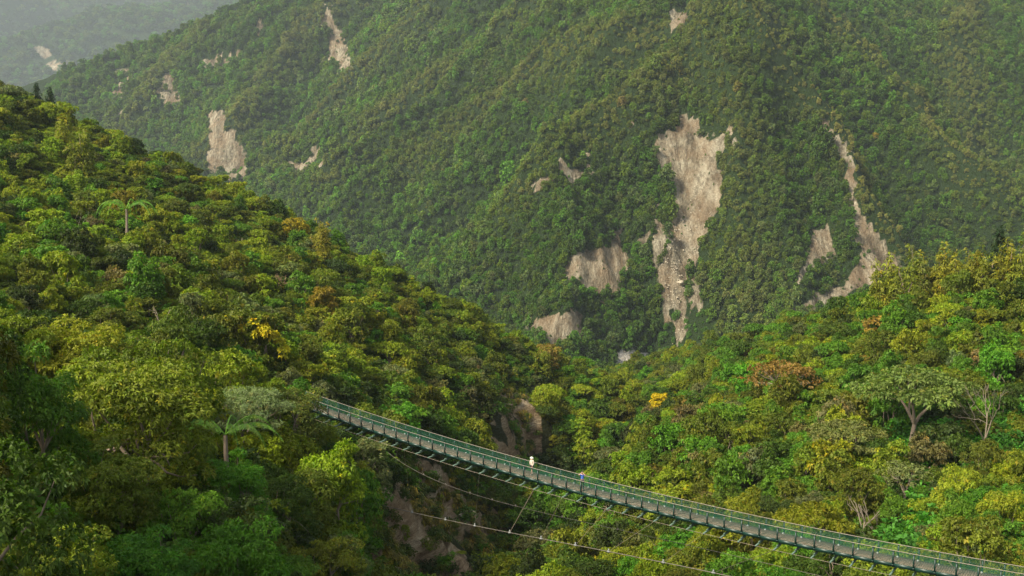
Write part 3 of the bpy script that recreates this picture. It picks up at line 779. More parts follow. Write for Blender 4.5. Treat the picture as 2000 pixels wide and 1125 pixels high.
special('broadleaf_tree', 'M5', 578, 445, 60, (0.27, 0.21, 0.012), 'golden tree standing on the upper left slope just under the crest', 'tree')
special('broadleaf_tree', 'M5', 332, 484, 16, (0.6, 0.42, 0.01), 'tiny bright yellow crown on the left slope', 'tree')
special('broadleaf_tree', 'M4', 412, 516, 26, (0.5, 0.36, 0.01), 'small yellow-flowered crown to the right of the tiny yellow one', 'tree')
# the big yellow-flowering tree: blossom only along its right side
t = special('flowering_tree', 'M0', 500, 640, 130, PAL['olive'], 'large olive tree covered in bright yellow blossom on the left slope', 'tree', h=5.4, rz=0.0)
bc = np.array([(1.3, -2.2, 5.4), (2.1, -2.0, 4.6), (2.6, -1.6, 3.9), (0.3, -2.3, 5.9), (1.7, -2.6, 5.0), (3.0, -1.5, 3.2), (-.8, -2.3, 5.6), (-1.6, -2.0, 6.0), (2.9, -1.9, 2.6), (-2.3, -1.6, 6.2), (.6, -2.6, 4.9)])
b = link('blossom', blossom_mesh(9, bc, np.array([.6, .55, .5, .5, .6, .5, .45, .4, .35, .3, .35]) * 0.66, 1100), t); b['tint'] = [0.52, 0.42, 0.02]
# pale layered crown, yellow-green crown and lush crowns in the left foreground
special('broadleaf_tree', 'H3', 470, 800, 190, (0.14, 0.18, 0.065), 'wide pale grey-green layered crown behind the palm fronds', 'tree', h=5.6)
special('broadleaf_tree', 'H0', 250, 850, 330, (0.145, 0.175, 0.012), 'broad yellow-green crown in the left foreground, left of the palm', 'tree', h=5.6)
special('broadleaf_tree', 'H1', 455, 925, 175, (0.075, 0.19, 0.008), 'vivid green tree with drooping leaves directly below the palm', 'tree', h=5.6)
special('broadleaf_tree', 'H1', 300, 1085, 230, (0.05, 0.14, 0.008), 'deep green tree with drooping leaves at the bottom edge', 'tree', h=5.6)
special('broadleaf_tree', 'H2', 90, 1085, 230, (0.15, 0.185, 0.014), 'yellow-green leafy crown in the bottom left corner', 'tree', h=5.6)
special('broadleaf_tree', 'H0', 45, 815, 150, (0.16, 0.18, 0.018), 'olive-yellow crown at the left edge above the dead roots', 'tree', h=5.6)
special('broadleaf_tree', 'H2', 630, 1090, 150, (0.17, 0.18, 0.016), 'rounded yellow-green tree at the bottom edge beside the brown cliff', 'tree', h=5.4)
special('broadleaf_tree', 'H2', 562, 800, 140, (0.105, 0.125, 0.02), 'large olive tree hiding the left end of the bridge', 'tree', h=5.0, d1=112)
special('broadleaf_tree', 'M2', 1175, 800, 60, PAL['deep green'], 'dark round tree on the shoulder where the gorge narrows', 'tree')
special('broadleaf_tree', 'N3', 1790, 765, 190, (0.11, 0.15, 0.03), 'flat-topped layered green tree beside the leaning pale trunk', 'tree', h=5.2)
special('broadleaf_tree', 'N3', 1655, 850, 130, (0.14, 0.15, 0.04), 'flat-topped olive tree with pale limbs mid-way up the right slope', 'tree', h=5.2)
special('broadleaf_tree', 'sparse', 1770, 930, 100, (0.14, 0.16, 0.05), 'thin pale-green tree with visible limbs above the two pale trunks', 'tree', h=5.0)
# plumes along the right skyline and on the left crest
for i, (px, py, wpx, tn, lb) in enumerate([(1725, 548, 62, (0.17, 0.18, 0.014), 'yellow-green feathery tree, leftmost of the plumes on the right skyline'), (1770, 560, 70, (0.14, 0.16, 0.014), 'broad olive feathery tree second from the left on the right skyline'),
        (1800, 552, 52, (0.10, 0.11, 0.015), 'darker feathery tree between the two broad plumes on the right skyline'), (1852, 530, 58, (0.19, 0.18, 0.014), 'tall golden-green plume on the middle of the right skyline'),
        (1885, 522, 50, (0.18, 0.18, 0.014), 'slim golden plume left of the dark conifer'), (1918, 532, 54, (0.16, 0.17, 0.014), 'golden-green plume just left of the dark conifer'),
        (1965, 520, 56, (0.19, 0.185, 0.014), 'bushy golden plume just right of the dark conifer'), (1997, 500, 60, (0.15, 0.17, 0.014), 'yellow-green plume at the right edge of the photo'),
        (128, 262, 60, (0.19, 0.20, 0.012), 'bright yellow-green plume on the upper left slope beside dark conifers'), (158, 300, 56, (0.16, 0.18, 0.012), 'yellow-green plume a little lower than the bright one on the upper left slope'),
        (620, 470, 50, (0.2, 0.18, 0.015), 'olive plume on the left crest above the blossoming tree')]):
    special('feathery_tree', 'plume%d' % (i % 3), px, py, wpx, tn, lb, 'tree', h=6.0, group='feathery plume trees', width=4.6, fixd=(np.interp(px, [1700, 1850, 2000], [248, 236, 228]) if px > 1600 else None))
for px, py, wpx, lb in [(1952, 492, 30, 'dark conifer standing above the plumes on the right skyline'), (72, 196, 26, 'dark conifer on the left crest, taller of two'), (98, 205, 26, 'dark conifer on the left crest, right of the taller one')]:
    special('conifer', 'cone', px, py, wpx, (0.02, 0.04, 0.012), lb, 'tree', h=7.5, group='dark conifers on the skylines', width=3.6, fixd=(232 if px > 1600 else 344))

# palms with arching fronds
def palm(px, py, wpx, label, seed, tint):
    x, y, z, s = special('palm_tree', None, px, py, wpx, None, None, None, h=5.0, width=5.2, clear=1.5)
    rng = np.random.default_rng(seed)
    r = bpy.data.objects.new('palm_tree', None); COL.objects.link(r)
    s *= 1.0; r.location = (x, y, z); r.scale = (s, s, s); tag(r, label, 'palm')
    T = Tubes(); T.add(bend(rng, (0, 0, -1), (0, 0, 4.6), 6, .03), np.linspace(.2, .13, 6), 8); link('trunk', T.mesh('trunk', M_BARK), r)
    angs = [0.15, 0.75, 2.6, 3.05, 5.9, 5.2, 3.7, 1.6]
    for j, an in enumerate(angs):
        L = rng.uniform(3.6, 4.4); rise = rng.uniform(1.2, 1.9)
        t = np.linspace(0, 1, 46)[:, None]; dirv = np.array([math.cos(an), math.sin(an), 0])
        rc = dirv * L * (t * (1 - 0.18 * t ** 2)) + np.array([0, 0, 1.0]) * (rise * 2.6 * t - rise * 3.0 * t ** 2.1) + np.array([0, 0, 4.6])
        sd = np.array([-dirv[1], dirv[0], 0]); V = []; Fq = []
        for q in range(3, 46):
            wd = 0.42 * math.sin(math.pi * (0.1 + 0.85 * q / 46.0)) + 0.05
            for sg in (-1, 1):
                b0 = rc[q]; tip = b0 + sd * sg * wd * 0.45 + np.array([0, 0, -0.62 * wd]) + dirv * 0.15
                o = len(V); V += [b0 - dirv * .018, b0 + dirv * .018, tip + dirv * .012, tip - dirv * .012]; Fq.append([o, o + 1, o + 2, o + 3])
        for q in range(45):
            o = len(V); V += [rc[q] + sd * .03, rc[q] - sd * .03, rc[q + 1] - sd * .03, rc[q + 1] + sd * .03]; Fq.append([o, o + 1, o + 2, o + 3])
        fm = leaf_mesh('frond', [(np.array(V), np.array(Fq), rng.uniform(.3, .9, len(Fq)))])
        fo = link('frond', fm, r); fo['tint'] = list(tint)
palm(440, 852, 165, 'palm with long arching fronds in the left foreground', 5, (0.075, 0.16, 0.018))
palm(247, 408, 90, 'smaller palm with arching fronds high on the left slope', 8, (0.09, 0.20, 0.02))

# bare and dead trees
def bare(name, px, py, hpx, mat, label, seed, tiltv=(0, 0), rz=0, r0=.14, spread=.55, levels=5, h=2.5, d0=30, d1=640, group=None, hgt=6.0):
    x, y, z, s = special(name, None, px, py, hpx, None, None, None, clear=(1.4 if hgt > 8 or levels == 6 and name == 'dead_tree' else 1.0), h=h, width=6.0, d0=d0, d1=d1)
    r = bpy.data.objects.new(name, None); COL.objects.link(r)
    r.location = (x, y, z); r.scale = (s, s, s); r.rotation_euler = (*tiltv, rz); tag(r, label, 'tree', group)
    rng = np.random.default_rng(seed)
    link('branches', bare_mesh(seed, mat, hgt, spread, levels, r0), r)
    T = Tubes(); T.add(bend(rng, (0, 0, -1.2), (0, 0, 0.1), 3, .02), [r0 * 1.35, r0 * 1.15, r0], 7); link('trunk', T.mesh('trunk', mat), r)
bare('bare_tree', 540, 540, 60, plain('reddish_twigs', (0.34, 0.19, 0.12), .9, 0, .2), 'leafless reddish tree on the left slope below the golden tree', 21, r0=.10, h=4.5)
bare('bare_tree', 318, 600, 80, M_PALE, 'pale forked bare tree in the middle of the left slope', 22, r0=.2, spread=.42, h=6.2, levels=4, hgt=9)
bare('bare_tree', 465, 470, 45, M_PALE, 'thin pale bare stems right of the tiny yellow crown', 23, r0=.09, spread=.3, h=4.5, levels=4)
bare('bare_tree', 1955, 790, 130, M_PALE, 'tall leaning pale trunk at the right edge of the photo', 24, tiltv=(0.1, -0.45), r0=.12, spread=.3, h=6, levels=5, hgt=10)
bare('bare_tree', 1700, 1000, 80, M_PALE, 'pale slanting trunk just behind the bridge, left one of two', 25, tiltv=(0, -.2), r0=.2, spread=.35, h=6, levels=3, d0=96, hgt=12)
bare('bare_tree', 1735, 1005, 80, M_PALE, 'pale slanting trunk just behind the bridge, right one of two', 26, tiltv=(0, -.45), r0=.18, spread=.35, h=6, levels=3, d0=96, hgt=12)
bare('bare_tree', 1615, 880, 70, M_PALE, 'pale crooked leafless branches mid-way up the right slope', 27, r0=.12, spread=.7, h=5.0)
bare('bare_tree', 1440, 745, 50, M_PALE, 'thin pale bare stems left of the orange-brown tree', 28, r0=.09, spread=.35, h=5.0, levels=4)
bare('bare_tree', 1810, 1055, 60, M_PALE, 'straw-coloured bare bush behind the right end of the bridge', 29, r0=.07, spread=.8, h=4.0, d0=88)
bare('bare_tree', 165, 560, 70, M_PALE, 'pale leaning bare branch on the left slope near the photo edge', 30, tiltv=(0, .8), r0=.09, spread=.3, h=4.6, levels=3)
bare('bare_tree', 255, 1010, 120, M_PALE, 'grey crooked limbs between the foreground crowns at lower left', 31, tiltv=(0, .7), r0=.10, spread=.4, h=3.6, levels=4)
for i, (px, py, hp, lb) in enumerate([(620, 560, 40, 'grey twiggy tree just under the left crest, left of the broad green trees'), (735, 610, 42, 'brown twiggy tree on the left slope, below the crest olive plume'), (700, 760, 40, 'dry pale-twigged tree just above the left part of the bridge'),
        (905, 700, 34, 'small leafless tree on the left slope above the upper cliff'), (150, 420, 46, 'pale twigs showing through the canopy left of the small palm'), (1490, 880, 46, 'brown twiggy tree behind the bridge, left of the crooked pale branches'), (1880, 900, 60, 'grey crooked branches near the right edge above the bridge'), (1600, 640, 34, 'slim dry tree on the right ridge left of the ochre domed tree')]):
    bare('bare_tree', px, py, hp, M_BARK if i % 2 else M_PALE, lb, 60 + i, r0=.07, spread=.5, h=6.4, levels=6, hgt=8)
bare('dead_tree', 40, 960, 210, M_DEAD, 'brown tangled dead roots and branches at the left edge', 32, tiltv=(.3, -1.0), r0=.16, spread=.8, h=3.2, levels=6)

# ------------------------------------------------------------------ which of the near trees show largest
sp = np.array([[s_[0], s_[1], s_[3]] for s_ in specials])
keep = np.ones(len(cand), bool)
for (x, y, z, r, px, py, d, clr) in specials:
    dist = np.hypot(cand[:, 0] - x, cand[:, 1] - y)
    keep &= dist > (r + cand[:, 3]) * 0.52
    rp = r * F / d * clr
    if clr > 1: keep &= ~((np.hypot(cand[:, 5] - px, cand[:, 6] - py - 10) < rp * .55 + cand[:, 3] * F / cand[:, 7] * .6) & (cand[:, 7] < d + 3))
    hide = (cand[:, 7] < d) & (np.abs(cand[:, 5] - px) < rp * 0.5 + cand[:, 3] * F / cand[:, 7] * 0.35) & (np.abs(cand[:, 6] - py) < rp * 0.35 + cand[:, 3] * F / cand[:, 7] * 0.3)
    keep &= ~hide
cand = cand[keep]
zb = np.full((282, 500), -1, np.int32)
order = np.argsort(-cand[:, 7])
cxp, cyp, cdp = proj(cand[:, 0], cand[:, 1], cand[:, 2] + 4.6 * cand[:, 4])
yy, xx = np.mgrid[0:282, 0:500]
for i in order:
    rp = cand[i, 3] * F / cdp[i] / 4; u, v = cxp[i] / 4, cyp[i] / 4
    x0, x1, y0, y1 = int(max(0, u - rp)), int(min(499, u + rp)) + 1, int(max(0, v - rp)), int(min(281, v + rp)) + 1
    if x1 <= x0 or y1 <= y0 or u < -rp or v < -rp: continue
    m = ((xx[y0:y1, x0:x1] - u) / rp) ** 2 + ((yy[y0:y1, x0:x1] - v) / (rp * 0.75)) ** 2 < 1
    zb[y0:y1, x0:x1][m] = i
cnt = np.bincount(zb[zb >= 0], minlength=len(cand))
big = np.argsort(-cnt)[:262]; big = big[cnt[big] > 0]
isbig = np.zeros(len(cand), bool); isbig[big] = True

ANCH = [(60, 300, 'near the top left edge'), (250, 300, 'under the left crest by the plumes'), (400, 380, 'below the left crest beside the small palm'), (520, 440, 'on the crest left of the golden tree'), (700, 520, 'along the left crest right of the golden tree'),
    (60, 480, 'at the left edge half-way up'), (220, 480, 'just below the small palm'), (380, 560, 'around the pale forked bare tree'), (540, 570, 'right above the yellow blossom'), (680, 620, 'right of the yellow blossom'), (850, 620, 'on the left slope under the crest'),
    (980, 700, 'left of the golden-brown crest tree'), (1120, 740, 'near the low end of the left crest'), (60, 650, 'at the left edge below half-way'), (230, 650, 'far left of the yellow blossom'), (400, 690, 'below left of the yellow blossom'), (560, 720, 'above the left bridge end'),
    (720, 740, 'above the first stretch of bridge'), (850, 780, 'between the bridge and the upper cliff'), (1120, 850, 'in the gorge right of the upper cliff'), (150, 760, 'above the broad foreground crown'), (330, 740, 'above the pale layered crown'),
    (100, 900, 'beside the tangled dead roots'), (350, 970, 'between the palm and the grey limbs'), (520, 900, 'right of the palm'), (640, 900, 'under the left bridge end'), (560, 1010, 'left of the lower cliff'), (200, 1060, 'along the bottom left edge'), (450, 1090, 'at the bottom edge left of the cliff'), (680, 1080, 'at the foot of the frame beside the cliff'),
    (880, 960, 'on the lower cliff under the bridge'), (1050, 1090, 'at the gorge bottom'), (1180, 1000, 'below the two people'), (1350, 1080, 'below the bridge right of the people'), (1200, 880, 'behind the two people'), (1330, 900, 'behind the bridge right of the people'),
    (1250, 780, 'beside the bright yellow-topped tree'), (1400, 700, 'left of the orange-brown tree'), (1420, 820, 'below the russet round crown'), (1560, 660, 'above the orange-brown tree'), (1560, 820, 'below the orange-brown tree'), (1520, 960, 'behind the middle of the right bridge half'),
    (1700, 620, 'around the ochre domed tree'), (1700, 740, 'right of the orange-brown tree'), (1680, 930, 'above the two pale trunks'), (1850, 620, 'under the skyline plumes'), (1870, 720, 'left of the leaning pale trunk'), (1850, 880, 'below the leaning pale trunk'), (1900, 990, 'above the right bridge end'), (1970, 620, 'at the right edge under the plumes'), (1970, 900, 'at the right edge half-way down'), (1650, 1110, 'under the right bridge half')]
ORD = ['leftmost', 'second from left', 'third from left', 'fourth from left', 'fifth from left', 'sixth from left', 'seventh from left', 'eighth from left', 'ninth from left', 'tenth from left', 'eleventh from left', 'twelfth from left']
rows = []
tints = np.zeros((len(cand), 3)); cls = np.zeros(len(cand), int)
for i in range(len(cand)):
    c_ = pick_tint(RNG, cxp[i], cyp[i], cdp[i], cand[i, 0], cand[i, 1]); cls[i] = c_
    tints[i] = PV[c_] * RNG.uniform(0.8, 1.25) * (1 + RNG.normal(size=3) * 0.07)
cellmap = {}
for i in big:
    a_ = min(range(len(ANCH)), key=lambda q: (ANCH[q][0] - cxp[i]) ** 2 + ((ANCH[q][1] - cyp[i]) * 1.2) ** 2)
    cellmap.setdefault((cls[i], a_), []).append(i)
def kindkey(i):
    d = cdp[i]; q = RNG.random()
    if d < 88: return 'H%d' % RNG.choice(3)
    if d < 140: return 'N%d' % RNG.choice(5, p=[.27, .22, .27, .08, .16])
    return 'M%d' % RNG.choice(6, p=[.2, .22, .2, .2, .04, .14])
for (c_, a_), ids in cellmap.items():
    ids.sort(key=lambda i: cxp[i])
    for n_, i in enumerate(ids):
        nm = PN[c_]
        if len(ids) == 1: lb = 'the only %s tree %s' % (nm, ANCH[a_][2])
        else: lb = '%s of the %s trees %s' % (ORD[min(n_, 11)], nm, ANCH[a_][2])
        x, y, z, r, hs = cand[i, :5]
        make_tree('broadleaf_tree', kindkey(i), (x, y, z - 0.3), hs, RNG.uniform(0, 6.28), tints[i], lb, 'tree', 'forest trees on the near slopes', sz=hs * RNG.uniform(0.75, 1.4))
# ------------------------------------------------------------------ sources for the masses
def src(key):
    for o in COL.objects:
        if o.type == 'MESH' and o.data == PROTO[key][0]: return o
    return None
rest = np.where(~isbig)[0]
SRC = {}
for k in list(PROTO):
    SRC[k] = src(k)
print('unused protos', [k for k in PROTO if SRC[k] is None])
# a few small plants of their own, also the pattern for the ground cover
def lone(name, key, px, py, s, tint, label, cat, part='crown'):
    x, y, d = ground_hit(px, py, 40, 640, near_f, 0.5)
    z = float(near_f(np.array([x]), np.array([y]))[0])
    r = bpy.data.objects.new(name, None); COL.objects.link(r); r.location = (x, y, z); r.scale = (s, s, s); tag(r, label, cat)
    if key == 'grass': c_ = link('blades', grass_mesh(3), r)
    else: c_ = link('foliage', PROTO[key][0], r); link('stem', PROTO[key][1], r)
    c_['tint'] = list(tint); return c_
SRC['shrub0'] = lone('shrub', 'shrub0', 905, 1010, 2.0, (0.06, 0.11, 0.012), 'green shrub clinging to the right flank of the lower cliff', 'shrub')
SRC['shrub1'] = lone('shrub', 'shrub1', 985, 800, 2.2, (0.08, 0.11, 0.012), 'olive shrub rooted in the upper cliff behind the bridge', 'shrub')
SRC['grass'] = lone('grass_clump', 'grass', 800, 960, 2.2, (0.20, 0.17, 0.03), 'straw-coloured grass clump on the lower cliff face', 'grass')

def far_lone(px, py, key, tint, label, s=1.3, f=None, d0=700, d1=2600):
    f = f or mt_f
    x, y, d = ground_hit(px, py, d0, d1, f, 4.0)
    z = float(f(np.array([x]), np.array([y]))[0])
    r = make_tree('broadleaf_tree', key, (x, y, z), s, 1.0, tint, label, 'tree')
    SRC[key] = r.children[0]
far_lone(1215, 200, 'F0', (0.19, 0.15, 0.05), 'brownish round crown on the mountain spur, far above the upper slide')
far_lone(1440, 175, 'F1', (0.17, 0.15, 0.03), 'ochre-green crown below the pointed spur top', 1.4)
far_lone(1710, 268, 'F2', (0.35, 0.26, 0.02), 'yellow crown right of the thin ridge landslide', 1.0)
far_lone(1025, 205, 'F3', (0.17, 0.14, 0.05), 'brown round crown on the long mountain slope', 1.4)

def scatter_rot(n, tilt=0.08):
    return np.stack([RNG.normal(size=n) * tilt, RNG.normal(size=n) * tilt, RNG.uniform(0, 6.283, n)], 1)
nk = ['H0', 'H1', 'H2']; mk = ['M0', 'M1', 'M2', 'M3', 'M5', 'M4']
hk = ['N0', 'N1', 'N2', 'N4']
hk = [k for k in hk if SRC[k] is not None]
nk = [k for k in nk if SRC[k] is not None]; mk = [k for k in mk if SRC[k] is not None]
srcs = [SRC[k] for k in nk + mk + hk]
isn = cdp[rest] < 85
idx = np.where(isn, RNG.integers(0, len(nk), len(rest)), len(nk) + RNG.integers(0, len(mk), len(rest)))
idx = np.where((cdp[rest] >= 85) & (cdp[rest] < 140), len(nk) + len(mk) + RNG.integers(0, len(hk), len(rest)), idx)
hsr = cand[rest, 4]
scl = np.stack([hsr, hsr, hsr * RNG.uniform(.7, 1.45, len(rest))], 1)
pts = cand[rest, :3].copy(); pts[:, 2] -= 0.3
stuff('forest', pts, scl, scatter_rot(len(rest)), idx, tints[rest], srcs, 'dense mixed woodland covering the near slopes', 'forest')

# undergrowth between the trees, grass and shrubs on the rock
n = 60000
XY = RNG.uniform([-170, 40], [170, 470], (n, 2)); Z = near_f(XY[:, 0], XY[:, 1])
px, py, d = proj(XY[:, 0], XY[:, 1], Z)
rk = poly_mask(px, py, CLIFF, 14, 41, XY[:, 0], XY[:, 1], 10.0)
vis = (px > -150) & (px < 2150) & (py < 1300) & (d > 34)
k_ = vis & ((rk < .5) & (RNG.random(n) < 0.42) | (rk > .5) & (RNG.random(n) < 0.5) & (fbm(XY[:, 0] / 9, XY[:, 1] / 9, 87, 3) > 0.2))
XY, Z, rk, px, py, d = XY[k_], Z[k_], rk[k_], px[k_], py[k_], d[k_]; n = len(Z)
s_ = np.where(rk > .5, RNG.uniform(.6, 1.6, n), RNG.uniform(1.2, 2.8, n))
tn = np.array([PV[RNG.choice([0, 2, 3, 5, 1], p=[.3, .25, .15, .25, .05])] for _ in range(n)]) * RNG.uniform(.7, 1.2, (n, 1))
bright = (px > 1780) & (py > 830)
tn[bright] = np.array([0.055, 0.17, 0.016]) * RNG.uniform(.7, 1.2, (bright.sum(), 1)); s_[bright] *= 1.4
stuff('undergrowth', np.stack([XY[:, 0], XY[:, 1], Z], 1), np.stack([s_] * 3, 1), scatter_rot(n, .25), RNG.integers(0, 2, n), tn, [SRC['shrub0'], SRC['shrub1']], 'low shrubs and creepers between the trees', 'shrubs')
n = 26000
XY = RNG.uniform([-60, 95], [45, 300], (n, 2)); Z = near_f(XY[:, 0], XY[:, 1]); px, py, d = proj(XY[:, 0], XY[:, 1], Z)
k_ = (poly_mask(px, py, CLIFF, 14, 41, XY[:, 0], XY[:, 1], 10.0) > .5) & (fbm(XY[:, 0] / 6, XY[:, 1] / 6, 88, 3) > 0.0)
XY, Z = XY[k_], Z[k_]; n = len(Z); s_ = RNG.uniform(.7, 1.8, n)
tn = np.where(RNG.random((n, 1)) < .5, np.array([[.22, .17, .03]]), np.array([[.09, .12, .015]])) * RNG.uniform(.6, 1.2, (n, 1))
stuff('grass', np.stack([XY[:, 0], XY[:, 1], Z], 1), np.stack([s_] * 3, 1), scatter_rot(n, .35), np.zeros(n, int), tn, [SRC['grass']], 'dry grass growing on the cliff ledges', 'grass')

# the mountain's forest
def mass(f, sp, x0, x1, y0, y1, pxr, pyr, smin, smax, seed):
    gx, gy = np.meshgrid(np.arange(x0, x1, sp), np.arange(y0, y1, sp))
    x = (gx + RNG.uniform(-.5, .5, gx.shape) * sp).ravel(); y = (gy + RNG.uniform(-.5, .5, gx.shape) * sp).ravel()
    z = f(x, y); px, py, d = proj(x, y, z)
    k_ = (px > pxr[0]) & (px < pxr[1]) & (py > pyr[0]) & (py < pyr[1]); x, y, z, d = x[k_], y[k_], z[k_], d[k_]
    s_ = smin + (smax - smin) * RNG.random(len(x)) ** 1.8
    return x, y, z, s_, d
parts = []
for (sp_, y0, y1, a0, a1) in [(4.0, 690, 1050, .42, 1.35), (4.7, 1050, 1350, .55, 1.5), (6.0, 1350, 1800, .8, 1.8), (8.0, 1800, 2600, 1.2, 2.2)]:
    parts.append(mass(mt_f, sp_, -900, 1100, y0, y1, (-150, 2150), (-130, 800), a0, a1, 1))
x, y, z, s_, d = (np.concatenate([p[i] for p in parts]) for i in range(5))
s, wk, g = mt_masks(x, y, z)
px, py, _ = proj(x, y, z)
hill_hide = py > np.interp(px, [0, 250, 500, 740, 950, 1180, 1240, 1400, 1700, 2000], [168, 245, 370, 495, 605, 705, 780, 700, 600, 560]) + 90
rr = RNG.random(len(x))
halo = poly_mask(px, py, STRONG, 48, 531, x, y, 15.0) > .5
s_ = np.where((RNG.random(len(x)) < .02) & (fbm(x / 60, y / 60, 8, 2) > -.1), s_ * 1.7, s_) * (0.8 + .45 * vnoise(x / 45, y / 45, 19))
s_ = np.where(halo & (rr < .6), s_ * .5, s_)
k_ = ((s < .5) | (rr < .38) & (fbm(x / 17, y / 17, 58, 3) > .0) | (rr < .03)) & ((wk < .5) | (rr < .3)) & (g < .5) & ~hill_hide
x, y, z, s_, d, s, wk, px, py = x[k_], y[k_], z[k_], s_[k_], d[k_], s[k_], wk[k_], px[k_], py[k_]
s_ = np.where((s > .5) | (wk > .5), s_ * .42, s_)
n = len(x); print('mountain trees', n)
nz = vnoise(x / 70, y / 70, 6); u = RNG.random(n)
W = np.array([.17, .05, .20, .17, .12, .26, .03, .002])[None] * np.stack([0.6 + nz, .3 + 1.4 * nz, 1.4 - .6 * nz, 1.7 - 1.4 * nz, .6 + .8 * nz, 1.4 - .8 * nz, .3 + 1.5 * nz, nz], 1)
W = np.cumsum(W / W.sum(1, keepdims=True), 1); ci = np.minimum((u[:, None] > W).sum(1), 7)
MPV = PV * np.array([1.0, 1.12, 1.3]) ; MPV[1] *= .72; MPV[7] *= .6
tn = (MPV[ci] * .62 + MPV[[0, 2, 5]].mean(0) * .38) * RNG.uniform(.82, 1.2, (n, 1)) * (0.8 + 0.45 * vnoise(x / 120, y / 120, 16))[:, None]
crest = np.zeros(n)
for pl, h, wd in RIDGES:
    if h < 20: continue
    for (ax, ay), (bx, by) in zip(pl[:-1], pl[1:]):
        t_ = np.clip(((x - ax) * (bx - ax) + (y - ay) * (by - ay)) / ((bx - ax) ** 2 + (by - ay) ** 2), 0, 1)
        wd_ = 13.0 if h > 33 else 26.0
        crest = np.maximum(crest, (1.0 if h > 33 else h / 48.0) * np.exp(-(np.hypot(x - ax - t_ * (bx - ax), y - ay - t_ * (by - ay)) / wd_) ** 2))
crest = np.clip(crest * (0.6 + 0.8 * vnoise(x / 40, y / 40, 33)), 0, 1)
tn = tn * (1 - .75 * crest[:, None]) + np.array([.25, .225, .065]) * .75 * crest[:, None] * RNG.uniform(.7, 1.2, (n, 1))     # dry grass and scrub along the crests, tint lightened to strengthen the relief shading
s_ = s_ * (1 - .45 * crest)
gr = in_poly(px, py, [(1290, 600), (1312, 560), (1325, 600), (1345, 590), (1372, 600), (1400, 650), (1340, 700), (1270, 690)])
tn[gr] = np.array([.075, .16, .02]) * RNG.uniform(.8, 1.2, (gr.sum(), 1)); s_[gr] *= .5
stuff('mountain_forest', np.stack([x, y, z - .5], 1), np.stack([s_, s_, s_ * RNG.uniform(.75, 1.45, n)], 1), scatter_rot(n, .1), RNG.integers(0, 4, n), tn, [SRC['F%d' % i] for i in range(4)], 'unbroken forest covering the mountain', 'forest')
x, y, z, s_, d = mass(far_f, 25., -4200, 1400, 4300, 8000, (-120, 720), (-60, 420), 3.4, 6.2, 2)
px, py, _ = proj(x, y, z)
k_ = poly_mask(px, py, FSL[:1], 4, 601, x, y, 120.0) < .5; k_ &= py < 230
x, y, z, s_ = x[k_], y[k_], z[k_], s_[k_]; n = len(x); print('far trees', n)
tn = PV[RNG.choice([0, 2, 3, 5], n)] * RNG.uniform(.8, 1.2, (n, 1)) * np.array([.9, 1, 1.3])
stuff('distant_forest', np.stack([x, y, z - 3], 1), np.stack([s_, s_, s_ * .8], 1), scatter_rot(n, .1), RNG.integers(0, 4, n), tn, [SRC['F%d' % i] for i in range(4)], 'forest on the hazy range at top left', 'forest')

# boulders on the slide and in the river bed
def boulder_mesh(seed):
    rng = np.random.default_rng(seed)
    bm = __import__('bmesh').new(); __import__('bmesh').ops.create_icosphere(bm, subdivisions=2, radius=1.0)
    off = rng.normal(size=3)
    for v in bm.verts:
        c_ = v.co; k = 1 + 0.28 * math.sin(c_.x * 3 + off[0]) + 0.22 * math.sin(c_.y * 4 + off[1]) - 0.15 * abs(math.sin(c_.z * 5 + off[2]))
        v.co = (c_.x * k * 1.2, c_.y * k, c_.z * k * 0.7)
    me = bpy.data.meshes.new('boulder'); bm.to_mesh(me); bm.free(); return me
M_ROCK = plain('boulder_stone', (0.33, 0.28, 0.20), .9, 0, .35, 1.5)
def boulder(px, py, s, label, f, d0, d1, seed):
    x, y, d = ground_hit(px, py, d0, d1, f, .5); z = float(f(np.array([x]), np.array([y]))[0])
    o = link('boulder', boulder_mesh(seed), None, [M_ROCK]); o.location = (x, y, z); o.scale = (s, s, s); tag(o, label, 'rock'); return o
B1 = boulder(1328, 551, 2.4, 'largest white boulder low in the long landslide', mt_f, 700, 1200, 1)
B2 = boulder(1232, 703, 1.5, 'pale boulder in the river bed at the valley bottom', mt_f, 600, 1200, 2)
B3 = boulder(1005, 1066, 1.1, 'pale boulder in the gorge below the bridge', near_f, 60, 500, 3)
n = 30000
X = RNG.uniform(40, 260, n); Y = RNG.uniform(690, 960, n); Z = mt_f(X, Y); px, py, d = proj(X, Y, Z + 3)
ins = (poly_mask(px, py, SLIDE[:1], 8, 501, X, Y, 26.) > .5) & (RNG.random(n) < .6 * np.clip((py - 330) / 260, 0, 1)) | (in_poly(px, py, GRAVEL[0]) & (RNG.random(n) < .5))
X, Y, Z = X[ins], Y[ins], Z[ins]; s_ = RNG.uniform(.25, 1.0, len(X)) ** 2 * 0.8
p1 = np.stack([X, Y, Z], 1)
n = 14000; X = RNG.uniform(-15, 40, n); Y = RNG.uniform(150, 330, n); Z = near_f(X, Y); px, py, d = proj(X, Y, Z)
ins = in_poly(px, py, [(975, 1045), (1000, 1020), (1040, 1020), (1055, 1040), (1020, 1060), (1010, 1100), (985, 1125), (970, 1100)]) & (RNG.random(n) < .5)
p2 = np.stack([X[ins], Y[ins], Z[ins] + .2], 1); s2 = RNG.uniform(.2, .8, len(p2))
pp = np.concatenate([p1, p2]); ss = np.concatenate([s_, s2])
stuff('rubble', pp, np.stack([ss] * 3, 1), scatter_rot(len(pp), .6), RNG.integers(0, 3, len(pp)), np.ones((len(pp), 3)), [B1, B2, B3], 'loose pale stones on the slide and stream beds', 'stones')
